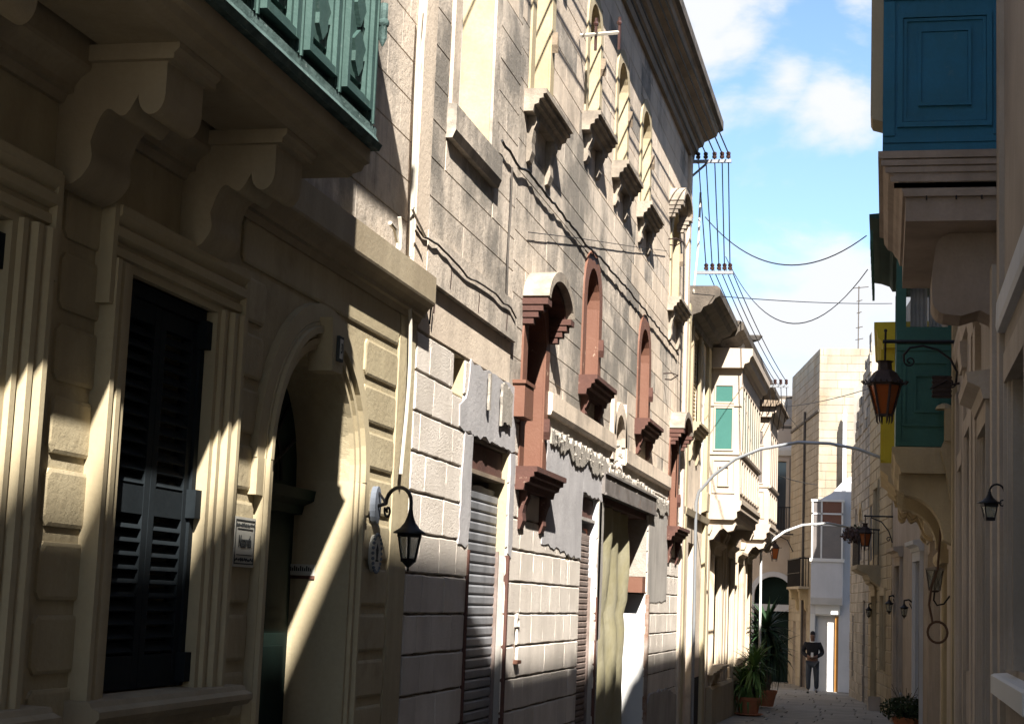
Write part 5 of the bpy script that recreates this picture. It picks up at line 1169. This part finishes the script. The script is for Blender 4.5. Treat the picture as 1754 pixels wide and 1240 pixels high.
def smalllamp(wx, wy, lx, ly, zt, s, label, name='wall_lantern'):
    o = empty(name, (wx, wy, zt-.2), label, 'lantern')
    m = MB(); m.tube([(wx, wy, zt-.02), (wx+(lx-wx)*.5, wy+(ly-wy)*.5, zt+.05*s), (lx, ly, zt+.03), (lx, ly, zt-.02)], .014*s+.004, 5); m.tube([(wx, wy, zt+.1*s), (wx, wy, zt-.22*s)], .02, 5)
    m.tube([(wx, wy, zt-.18*s), (wx+(lx-wx)*.45, wy+(ly-wy)*.45, zt-.02)], .010, 5); part('bracket', m, 'iron', o, smooth=True)
    lantern(o, (lx, ly, zt), .075*s, .045*s, .15*s, .11*s, 6, 'iron', 'clearglass'); return o
smalllamp(.52, 33.7, .34, 33.6, 1.83, 1.0, 'small black wall lantern beside the white door frame, nearest of three small ones')
smalllamp(.217, 37.0, .06, 36.9, 1.93, 1.1, 'small black wall lantern beneath the dark patch, middle of three small ones')
smalllamp(-.30, 42.5, -.42, 42.4, 1.78, 1.0, 'small wall lantern with pale glass under the iron balcony, farthest of three small ones')
L6 = empty('hanging_lantern', (.11, 37.9, 3.7), 'amber hanging lantern on a long scrolled bracket in front of the plant-filled iron balcony', 'lantern')
m = MB(); m.tube([(.14, 37.9, 3.72), (-.50, 37.9, 3.72)], .02, 5); m.tube([(-.47, 37.9, 3.75), (-.47, 37.9, 3.5)], .012, 5)
m.tube([(.12, 37.9, 3.15), (.04, 37.9, 3.4), (-.12, 37.9, 3.6), (-.35, 37.9, 3.69)], .014, 5); m.tube(scrollpts((.04, 37.9, 3.22), (1, 0, 0), .06, 1.2, 0, 14), .01, 5); part('bracket', m, 'iron', L6, smooth=True)
lantern(L6, (-.47, 37.9, 3.56), .15, .09, .28, .22, 6, 'rustiron', 'amber', crown=True, finial=False)
L7 = empty('hanging_lantern', (-3.25, 59.3, 4.0), 'small amber lantern hanging by the arched doorway at the end of the street', 'lantern')
m = MB(); m.tube([(-3.2, 59.3, 4.2), (-3.95, 59.3, 4.2)], .025, 5); m.tube([(-3.2, 59.3, 3.6), (-3.4, 59.3, 4.0), (-3.8, 59.3, 4.18)], .018, 5); m.tube(scrollpts((-3.9, 59.3, 4.1), (1, 0, 0), .07, 1.2, 1.57, 14), .012, 5); m.tube([(-3.84, 59.3, 4.22), (-3.84, 59.3, 3.9)], .015, 5); part('bracket', m, 'iron', L7, smooth=True)
lantern(L7, (-3.84, 59.3, 3.95), .18, .11, .38, .24, 4, 'rustiron', 'amber', crown=True, finial=False, rot=.3)
m = MB(); m.box(F((.56, 18.3), (1, 0), (0, -1)), -.09, .10, 0, .12, 3.92, 4.15)
for z in (3.93, 3.98, 4.03, 4.08, 4.13): m.box(F((.56, 18.3), (1, 0), (0, -1)), -.10, .11, -.012, .13, z, z+.012)
m.tube([(.44, 18.28, 4.0), (.62, 18.28, 4.1)], .008, 4); m.tube([(.66, 18.3, 4.05), (XR, 18.3, 4.07)], .012, 4)
single('junction_box', m, 'rustiron', 'small dark ribbed box with loose wires hanging beside the large amber lantern', 'box')
# ------------------------------------------------------------------ steel arches over the street
m = MB(); P = [(-3.0, 27, -.5), (-3.02, 27, 3.25), (-2.98, 27, 3.42), (-2.75, 27, 3.7), (-2.4, 27, 3.97), (-2.0, 27, 4.14), (-1.4, 27, 4.26), (-.9, 27, 4.25), (-.46, 27, 4.17), (.09, 27, 3.97), (.5, 27, 3.72), (XR, 27, 3.45)]
m.tube(P, .026, 8); single('festoon_arch', m, 'galv', 'thin grey steel arch spanning the street in front of the pale box balconies', 'arch', smooth=True)
m = MB(); P = [(-2.74, 38, -.65), (-2.76, 38, 2.85), (-2.6, 38.4, 3.1), (-2.3, 39.1, 3.38), (-1.95, 40, 3.58), (-1.4, 41.5, 3.72), (-.9, 43, 3.70), (-.5, 44.2, 3.52), (-.3, 44.9, 3.3), (-.26, 45, 3.1), (-.28, 45, -.72)]
m.tube(P, .028, 8); single('festoon_arch', m, 'white', 'thin pale steel arch standing behind the potted yucca, farther down the street', 'arch', smooth=True)
# ------------------------------------------------------------------ wires, racks and cables
def cat(a, b, sag, n=14):
    a, b = Vector(a), Vector(b); return [a.lerp(b, i/n)-Vector((0, 0, sag*4*(i/n)*(1-i/n))) for i in range(n+1)]
def rack(Y, xs, z, wallx, label, brace=True):
    o = empty('insulator_rack', (wallx, Y, z), label, 'wire rack')
    m = MB(); m.box(F((wallx, Y), (1, 0), (0, -1)), -.02, max(xs)-wallx+.05, 0, .05, z-.05, z); part('cross_arm', m, 'galv', o)
    if brace:
        m = MB(); m.tube([(wallx, Y, z-.3), (wallx+.28, Y, z-.05)], .02, 5); part('brace', m, 'galv', o)
    for x in xs:
        m = MB(); m.lathe((x, Y+.025, z), [(.012, -.06), (.012, .02), (.035, .025), (.04, .06), (.02, .07), (.035, .08), (.038, .11), (.015, .13)], 8); part('insulator', m, 'insul', o, smooth=True)
    return o
XS1 = [-3.02+i*.118 for i in range(5)]; XS1 = [-2.98, -2.86, -2.72, -2.60, -2.50]
rack(25.75, XS1, 8.62, XL, 'grey cross-arm with five dark insulators just below the palazzo cornice')
XS2 = [-2.92, -2.82, -2.71, -2.62, -2.53]
rack(26.75, XS2, 7.02, XL, 'grey cross-arm with insulators at the roof edge of the narrow house', brace=False)
XS3 = [-2.66, -2.52, -2.40, -2.28, -2.16]
rack(36.3, XS3, 6.42, -2.95, 'rusty cross-arm with a row of insulators above the second pale box balcony', brace=False)
for i in range(5):
    m = MB(); zz = 8.75-.13*i; m.tube(cat((XS1[i]+.05, -2, zz+.5), (XS1[i], 8.0, zz), .1), .010, 5); m.tube(cat((XS1[i], 8.0, zz), (XS1[i], 25.75, 8.72), .12, 20), .011, 5); m.tube(cat((XS1[i], 25.75, 8.72), (XS2[i], 26.75, 7.10), .02), .009, 4)
    m.tube(cat((XS2[i], 26.75, 7.10), (XS3[i], 36.3, 6.5), .12), .009, 4); m.tube([(XS3[i], 36.3, 6.5), (XS3[i]+.02, 36.4, 6.0), (XS3[i]-.1, 37.0, 5.5)], .008, 4)
    single('overhead_wire', m, 'wire', ['leftmost', 'second from left', 'middle', 'second from right', 'rightmost'][i]+' of five parallel wires dropping between the two upper insulator racks', 'wire', group='parallel wires along the left-hand fronts')
o = empty('insulator_rack', FL.p(16.25, 0, 7.25), 'short pale bracket with two insulators between the first two high arched windows', 'wire rack')
m = MB(); m.tube([FL.p(16.0, -.02, 7.28), FL.p(16.0, -.42, 7.30)], .022, 5); part('cross_arm', m, 'pvc', o)
for d in (-.18, -.42):
    m = MB(); m.tube([FL.p(16.0, d, 7.12), FL.p(16.0, d, 7.46)], .016, 5); m.ball(FL.p(16.0, d, 7.40), .03, 6, 4); part('insulator', m, 'insul', o)
def wallcable(pts, r, m_, label, name='cable', d=-.04, f=FL, tw=0, n=6, cat_='cable', wob=0):
    P = []
    for i, (a, b_) in enumerate(pts):
        s, z = f.uv(a, b_, d); P.append(Vector(f.p(s, d, z)))
    if tw:
        Q = []
        for i in range(len(P)-1):
            k = max(2, int((P[i+1]-P[i]).length/.12))
            for j in range(k): Q.append(P[i].lerp(P[i+1], j/k)+Vector((random.Random(i*50+j).uniform(0, tw), 0, random.Random(i*70+j+3).uniform(-tw, tw))))
        P = Q+[P[-1]]
    q = MB(); q.tube(P, r, n); return single(name, q, m_, label, cat_, smooth=True)
wallcable([(858, 240), (890, 288), (905, 296), (935, 335), (965, 370), (1002, 418), (1035, 450), (1075, 497), (1100, 527), (1130, 565), (1162, 608)], .012, 'wire', 'thick twisted black cable looping down across the upper palazzo wall', tw=.012, d=-.035)
wallcable([(712, 385), (725, 405), (750, 420), (785, 455), (800, 475), (815, 480), (830, 490), (848, 504), (862, 520), (875, 526), (884, 545)], .008, 'cable', 'thin sagging grey cable above the smooth stone band near the pipes', d=-.07, tw=.006)
wallcable([(905, 398), (990, 408), (1100, 425), (1142, 430)], .004, 'wire', 'fine straight wire crossing between the arched windows', d=-.03, n=4)
wallcable([(722, -20), (716, 90), (712, 180), (709, 270), (706, 352), (704, 440)], .016, 'pvc', 'thick pale plastic pipe running up beside the corner pilaster', 'pipe', d=-.09, cat_='pipe')
wallcable([(732, -20), (726, 60), (718, 120), (714, 200), (711, 300), (708, 356)], .012, 'pvc', 'thin pale pipe beside the thick one on the corner', 'pipe', d=-.10, cat_='pipe')
wallcable([(706, 357), (712, 372), (722, 392), (728, 405)], .009, 'pvc', 'short white cable end curling away from the foot of the thin pipe', d=-.11)
wallcable([(668, 382), (676, 392), (681, 415), (680, 432), (676, 440), (684, 425), (686, 395), (684, 372)], .014, 'pvc', 'white hooked pipe end curving out of the upper wall above the cream cornice', 'pipe', d=-.09, cat_='pipe')
wallcable([(702, 528), (703, 560), (702, 620), (700, 660), (695, 720), (690, 770), (686, 812)], .013, 'pvc', 'wavy pale cable hanging down the corner of the cream house', d=-.05)
wallcable([(1172, 400), (1170, 520), (1166, 640), (1165, 760), (1163, 830)], .010, 'wire', 'thin dark cable running down the far corner of the palazzo', d=-.07)
wallcable([(1200, 330), (1196, 420), (1188, 500), (1190, 540)], .018, 'pvc', 'pale pipe rising beside the louvred shutter of the narrow house', 'pipe', d=-.08, cat_='pipe')
wallcable([(1203, 548), (1206, 640), (1203, 760), (1199, 880)], .016, 'white', 'white pipe on the edge of the narrow house next to the first pale balcony', 'pipe', d=-.02, cat_='pipe')
for i, (a, b_) in enumerate([(742, 512), (735, 530), (770, 470), (818, 512), (866, 545)]):
    s, z = FL.uv(a, b_, -.05); m = MB(); m.tube([FL.p(s, .02, z+.08), FL.p(s, -.05, z+.08), FL.p(s+.03, -.055, z+.02), FL.p(s+.01, -.055, z-.10)], .006, 4)
    single('iron_hook', m, 'rustiron', ['left of the two bent hooks below the dark stone band, near the pipes', 'lower left bent hook below the dark stone band', 'bent hook on the upper part of the stone band under the sagging cable', 'bent hook near the middle of the dark stone band', 'rightmost bent hook beside the arched stone hood'][i], 'hook', group='hooks on the stone band')
for i, (a, b_) in enumerate([(1142, 640), (1150, 410)]):
    s, z = FL.uv(a, b_, -.05); m = MB(); m.tube([FL.p(s, .02, z), FL.p(s, -.12, z+.01), FL.p(s+.1, -.2, z-.01), FL.p(s+.12, -.1, z-.07), FL.p(s, -.03, z-.08)], .010, 5)
    single('iron_ring', m, 'rustiron', ['bent iron loop on the wall left of the farthest hooded lower window', 'bent iron loop on the wall below the farthest high arched window'][i], 'iron ring')
def span(a, b, sag, r, label, n=24):
    m = MB(); m.tube(cat(a, b, sag, n), r, 4); return single('overhead_wire', m, 'wire', label, 'wire')
span(tuple(onY(1208, 372, 28)), tuple(onY(1484, 404, 24)), .62, .010, 'sagging black wire crossing the sky to the green canopy, upper of two')
span(tuple(onY(1243, 440, 30)), tuple(onY(1486, 462, 24)), 1.0, .009, 'deeply sagging black wire crossing the sky to the green canopy, lower of two')
span(tuple(onX(1186, 503, -2.95)), tuple(onY(1528, 520, 34)), .05, .007, 'straight thin wire crossing the sky just above the big white cloud')
span(tuple(onY(1335, 697, 50)), (.2, 36, tuple(onY(1522, 648, 36))[2]), .12, .010, 'thin wire crossing in front of the tower block, sloping up to the right')
span(tuple(onY(1262, 596, 36)), tuple(onY(1372, 738, 52)), .05, .010, 'thin black wire descending from the rooftop toward the tower block')
span(tuple(onY(1400, 830, 52)), tuple(onY(1322, 810, 44)), .05, .012, 'short pale cable stub in front of the shaded side of the tower')
for i, (a, b_) in enumerate([((1255, 560), (1352, 700)), ((1290, 620), (1345, 662))]):
    span(tuple(onY(*a, 36)), tuple(onY(*b_, 50)), .1, .009, ['slanting wire above the second pale balcony, the longer of two', 'slanting wire above the second pale balcony, the shorter of two'][i])
# antennas
m = MB(); x, yv, z = onY(1470, 598, 56)
m.tube([(x, yv, 9.8), (x, yv, 12.4)], .02, 5)
for k, (w, h) in enumerate(((.32, 12.35), (.12, 11.9), (.1, 11.5), (.14, 11.0), (.16, 10.6))): m.tube([(x-w*.6, yv, h-.02), (x+w, yv, h+.03)], .014, 4); m.ball((x+.02, yv, h), .03, 5, 4)
single('roof_antenna', m, 'cable', 'tall thin television aerial on the roof of the tower block', 'antenna')
m = MB(); c = onY(1290, 578, 34); m.lathe((c.x, c.y, c.z), [(.02, -.10), (.14, -.06), (.2, .02), (.19, .04), (.05, -.03)], 12, sy=.5); m.tube([(c.x-.05, c.y, c.z-.1), (c.x-.15, c.y, 6.6)], .02, 5)
single('satellite_dish', m, 'cable', 'small dark dish sticking out over the roof edge above the pale balconies', 'antenna')
m = MB(); m.tube([(-3.0, 61.2, 9.2), (-3.0, 61.2, 9.6)], .02, 4); 
# grey steel post
m = MB(); m.tube([(.30, 35.4, gz(35.4)), (.30, 35.4, gz(35.4)+.55)], .04, 8); m.ball((.30, 35.4, gz(35.4)+.55), .042, 8, 4); single('street_post', m, 'galv', 'short grey steel post standing by the right-hand wall', 'post', smooth=True)
for (s, lab) in ((3.6, 'pale stone block on the ground against the right wall, nearest one'), (8.9, 'pale stone block at the foot of the honey stone wall')):
    m = MB(); m.prism(FB, ragged([(s, gz(FB.p(s, 0, 0)[1])-.02), (s+.35, gz(FB.p(s, 0, 0)[1])-.02), (s+.33, gz(FB.p(s, 0, 0)[1])+.3), (s+.03, gz(FB.p(s, 0, 0)[1])+.32)], .01, 3, .1), -.3, -.03); single('stone_block', m, 'rpale', lab, 'stone')
# ------------------------------------------------------------------ potted yuccas
def leafmesh(name, L, w, droop, m_):
    me = bpy.data.meshes.new(name); V = []; n = 6
    for i in range(n+1):
        t = i/n; ww = w*math.sin(math.pi*min(1, .12+t*.88))**.7*(1-t**3)+.001; x = L*t*math.cos(droop*t*.5); z = -L*t*math.sin(droop*t*.8)*.9
        V += [(x, -ww, z+ww*.35), (x, 0, z-.002), (x, ww, z+ww*.35)]
    Fs = []
    for i in range(n): Fs += [(3*i, 3*i+1, 3*i+4, 3*i+3), (3*i+1, 3*i+2, 3*i+5, 3*i+4)]
    me.from_pydata(V, [], Fs); me.materials.append(M[m_]); me.shade_smooth(); return me
LM = [leafmesh('leaf', .50, .030, .5, 'leaf'), leafmesh('leaf', .44, .028, .9, 'leaf'), leafmesh('leaf', .55, .026, 1.25, 'leaf')]
LD = [leafmesh('leaf', .62, .028, .4, 'leafd'), leafmesh('leaf', .60, .026, .8, 'leafd'), leafmesh('leaf', .66, .024, 1.2, 'leafd')]
def yucca(loc, label, heads, LMs, seed, potr=.27, poth=.34, saucer=True):
    r = random.Random(seed); o = empty('potted_yucca', loc, label, 'potted plant'); x, y, z = loc
    m = MB(); m.lathe((x, y, z+.03), [(potr*.66, 0), (potr*.92, poth*.82), (potr, poth*.83), (potr*1.02, poth), (potr*.92, poth), (potr*.88, poth*.88)], 20); part('pot', m, 'terra', o, smooth=True)
    if saucer:
        m = MB(); m.lathe((x, y, z), [(potr*.8, 0), (potr*1.1, .035), (potr*1.05, .05), (potr*.7, .03)], 20); part('saucer', m, 'terra', o, smooth=True)
    m = MB(); m.lathe((x, y, z+.03+poth*.80), [(potr*.9, 0), (potr*.6, .03), (.02, .05)], 14); part('soil', m, 'soil', o)
    for (hx, hy, hz, sc, n, base) in heads:
        m = MB(); m.tube([(x+hx*.2, y+hy*.2, z+poth*.8), (x+hx*.7, y+hy*.7, z+hz*.6), (x+hx, y+hy, z+hz)], [.045, .04, .035], 8); part('stem', m, 'bark', o)
        for i in range(n):
            t = i/n; el = math.radians(78-125*t+r.uniform(-12, 12)); az = i*2.399+r.uniform(-.3, .3)
            lf = bpy.data.objects.new('leaf', LMs[0 if t < .3 else (1 if t < .65 else 2)])
            lf.location = (hx, hy, hz-.16*t*sc+.05); lf.rotation_euler = (r.uniform(-.3, .3), -el, az); k = sc*1.32*r.uniform(.75, 1.1); lf.scale = (k, k*1.15, k)
            COL.objects.link(lf); lf.parent = o; ORG[lf.name] = Vector(loc)
    return o
yucca((-2.70, 34.54, gz(34.54)), 'potted yucca with bright green spikes in a terracotta pot beside the cream wall', [(.0, 0, .62, .78, 70, 0), (.10, -.12, .92, .85, 70, 0), (-.14, .0, .60, .75, 55, 0), (.14, .0, 1.12, .66, 45, 0)], LM, 5)
yucca((-2.66, 38.9, gz(38.9)), 'taller dark yucca in a pot standing just behind the first one', [(.0, 0, 1.75, 1.0, 90, 0), (.16, .1, 1.25, .85, 60, 0), (-.2, .05, 1.4, .85, 55, 0)], LD, 6, .26, .36, False)
q = MB(); q.lathe((.40, 32.9, gz(32.9)), [(.22, 0), (.30, .2), (.28, .2)], 14); bp2 = single('bushy_plant', q, 'terra', 'low dark leafy bush in a pot at the bottom right of the street', 'potted plant', loc=(.40, 32.9, gz(32.9)))
q = foliage((.40, 32.9, gz(32.9)+.34), (.52, .42, .26), 1500, None, '', '', '', .045, 12); part('foliage', q, 'bush', bp2, kind='stuff')
q = MB()
for i in range(14):
    r = random.Random(i); a = r.uniform(0, 6.28); q.tube([(.40, 32.9, gz(32.9)+.2), (.40+.2*math.cos(a), 32.9+.2*math.sin(a), gz(32.9)+.5+r.uniform(0, .15)), (.40+.3*math.cos(a), 32.9+.3*math.sin(a), gz(32.9)+.75*r.uniform(.7, 1.1))], .006, 3)
part('twigs', q, 'bark', bp2, kind='stuff')
# ------------------------------------------------------------------ the walker
def skin(name, joints, bones, m_, parent, lvl=1, root=0):
    me = bpy.data.meshes.new(name); off = ORG[parent.name] if parent else Vector()
    me.from_pydata([Vector(j[0])-off for j in joints], bones, [])
    o = bpy.data.objects.new(name, me); COL.objects.link(o)
    sk = o.modifiers.new('skin', 'SKIN'); sk.use_smooth_shade = True
    for v, j in zip(me.skin_vertices[0].data, joints): v.radius = (j[1], j[2] if len(j) > 2 else j[1])
    me.skin_vertices[0].data[root].use_root = True
    sb = o.modifiers.new('sub', 'SUBSURF'); sb.levels = lvl; sb.render_levels = lvl
    bpy.context.view_layer.update()
    ev = o.evaluated_get(bpy.context.evaluated_depsgraph_get()); nm = bpy.data.meshes.new_from_object(ev); bpy.data.objects.remove(o)
    nm.name = name; nm.materials.clear(); nm.materials.append(M[m_]); nm.shade_smooth()
    o = bpy.data.objects.new(name, nm); COL.objects.link(o)
    if parent: o.parent = parent; ORG[o.name] = off
    return o
PX0, PY0 = -2.10, 50.3; PZ = gz(50.3)
PE = empty('person', (PX0, PY0, PZ), 'person in a dark jumper and grey jeans walking with hands together and head bowed', 'person')
def P3(x, y, z): return (PX0+x, PY0+y, PZ+z)
# x to the picture's right, y away from the camera; he faces the camera
J = [(P3(0, .02, .98), .15, .11), (P3(0, .03, 1.18), .135, .10), (P3(0, .04, 1.36), .16, .11), (P3(0, .02, 1.47), .07, .07), (P3(0, -.02, 1.55), .06, .06), (P3(0, -.05, 1.64), .085, .095), (P3(0, -.06, 1.72), .07, .085),
     (P3(-.19, .04, 1.42), .065), (P3(-.27, .06, 1.17), .05), (P3(-.10, -.20, 1.06), .035), (P3(-.03, -.24, 1.06), .03),
     (P3(.19, .04, 1.42), .065), (P3(.27, .06, 1.17), .05), (P3(.10, -.20, 1.06), .035), (P3(.03, -.24, 1.06), .03),
     (P3(-.10, .02, .92), .095), (P3(-.11, -.06, .52), .062), (P3(-.11, .0, .10), .04), (P3(.10, .02, .92), .095), (P3(.11, .02, .52), .062), (P3(.12, .14, .12), .04)]
Bn = [(0, 1), (1, 2), (2, 3), (3, 4), (4, 5), (5, 6), (2, 7), (7, 8), (8, 9), (9, 10), (2, 11), (11, 12), (12, 13), (13, 14), (0, 15), (15, 16), (16, 17), (0, 18), (18, 19), (19, 20)]
body = skin('body', J, Bn, 'skin', PE, 2)
JJ = [(P3(0, .02, .93), .185, .135), (P3(0, .03, 1.15), .175, .13), (P3(0, .04, 1.34), .19, .135), (P3(0, .03, 1.46), .10, .09), (P3(-.20, .04, 1.42), .088), (P3(-.29, .07, 1.17), .072), (P3(-.13, -.17, 1.06), .052), (P3(.20, .04, 1.42), .088), (P3(.29, .07, 1.17), .072), (P3(.13, -.17, 1.06), .052)]
skin('jumper', JJ, [(0, 1), (1, 2), (2, 3), (2, 4), (4, 5), (5, 6), (2, 7), (7, 8), (8, 9)], 'jumper', PE, 2)
JT = [(P3(0, .02, .93), .165, .125), (P3(-.10, .02, .86), .115), (P3(-.115, -.06, .52), .085), (P3(-.115, .0, .11), .068), (P3(.10, .02, .86), .115), (P3(.115, .02, .52), .085), (P3(.125, .12, .13), .068)]
skin('jeans', JT, [(0, 1), (1, 2), (2, 3), (0, 4), (4, 5), (5, 6)], 'jeans', PE, 2)
for s, yy, zz in ((-.115, -.02, .0), (.125, .12, .02)):
    skin('shoe', [(P3(s, yy+.05, zz+.055), .045, .05), (P3(s, yy-.06, zz+.045), .045, .04), (P3(s*1.08, yy-.19, zz+.035), .04, .03)], [(0, 1), (1, 2)], 'shoe', PE, 1)
skin('hair', [(P3(0, -.0, 1.66), .088, .085), (P3(0, -.05, 1.745), .082, .095), (P3(0, -.10, 1.75), .06, .07)], [(0, 1), (1, 2)], 'hair', PE, 2)
for sd in (-1, 1):       # hands: palm, four curled fingers and a thumb
    ox = .045*sd; J2 = [(P3(sd*.10, -.20, 1.06), .028), (P3(ox, -.245, 1.055), .036, .02)]
    B2 = [(0, 1)]
    for k in range(4):
        a = len(J2); z = 1.085-.02*k; J2 += [(P3(ox-sd*.03, -.262, z), .010), (P3(ox-sd*.055, -.285, z-.004), .009), (P3(ox-sd*(.065-.004*abs(k-1)), -.265, z-.008), .008)]; B2 += [(1, a), (a, a+1), (a+1, a+2)]
    a = len(J2); J2 += [(P3(ox, -.27, 1.10), .011), (P3(ox-sd*.03, -.285, 1.12), .009)]; B2 += [(1, a), (a, a+1)]
    skin('hand', J2, B2, 'skin', PE, 1)
m = MB(); m.box(F((PX0, PY0), (1, 0), (0, -1)), -.035, .035, -.30, -.285, PZ+1.06, PZ+1.19); single('phone', m, 'white', 'small pale phone held in the hands of the walking person', 'phone')
m = MB(); m.lathe(P3(0, .01, 1.49), [(.075, -.015), (.085, .0), (.072, .025)], 14, sy=.9); part('shirt_collar', m, 'white', PE, smooth=True)
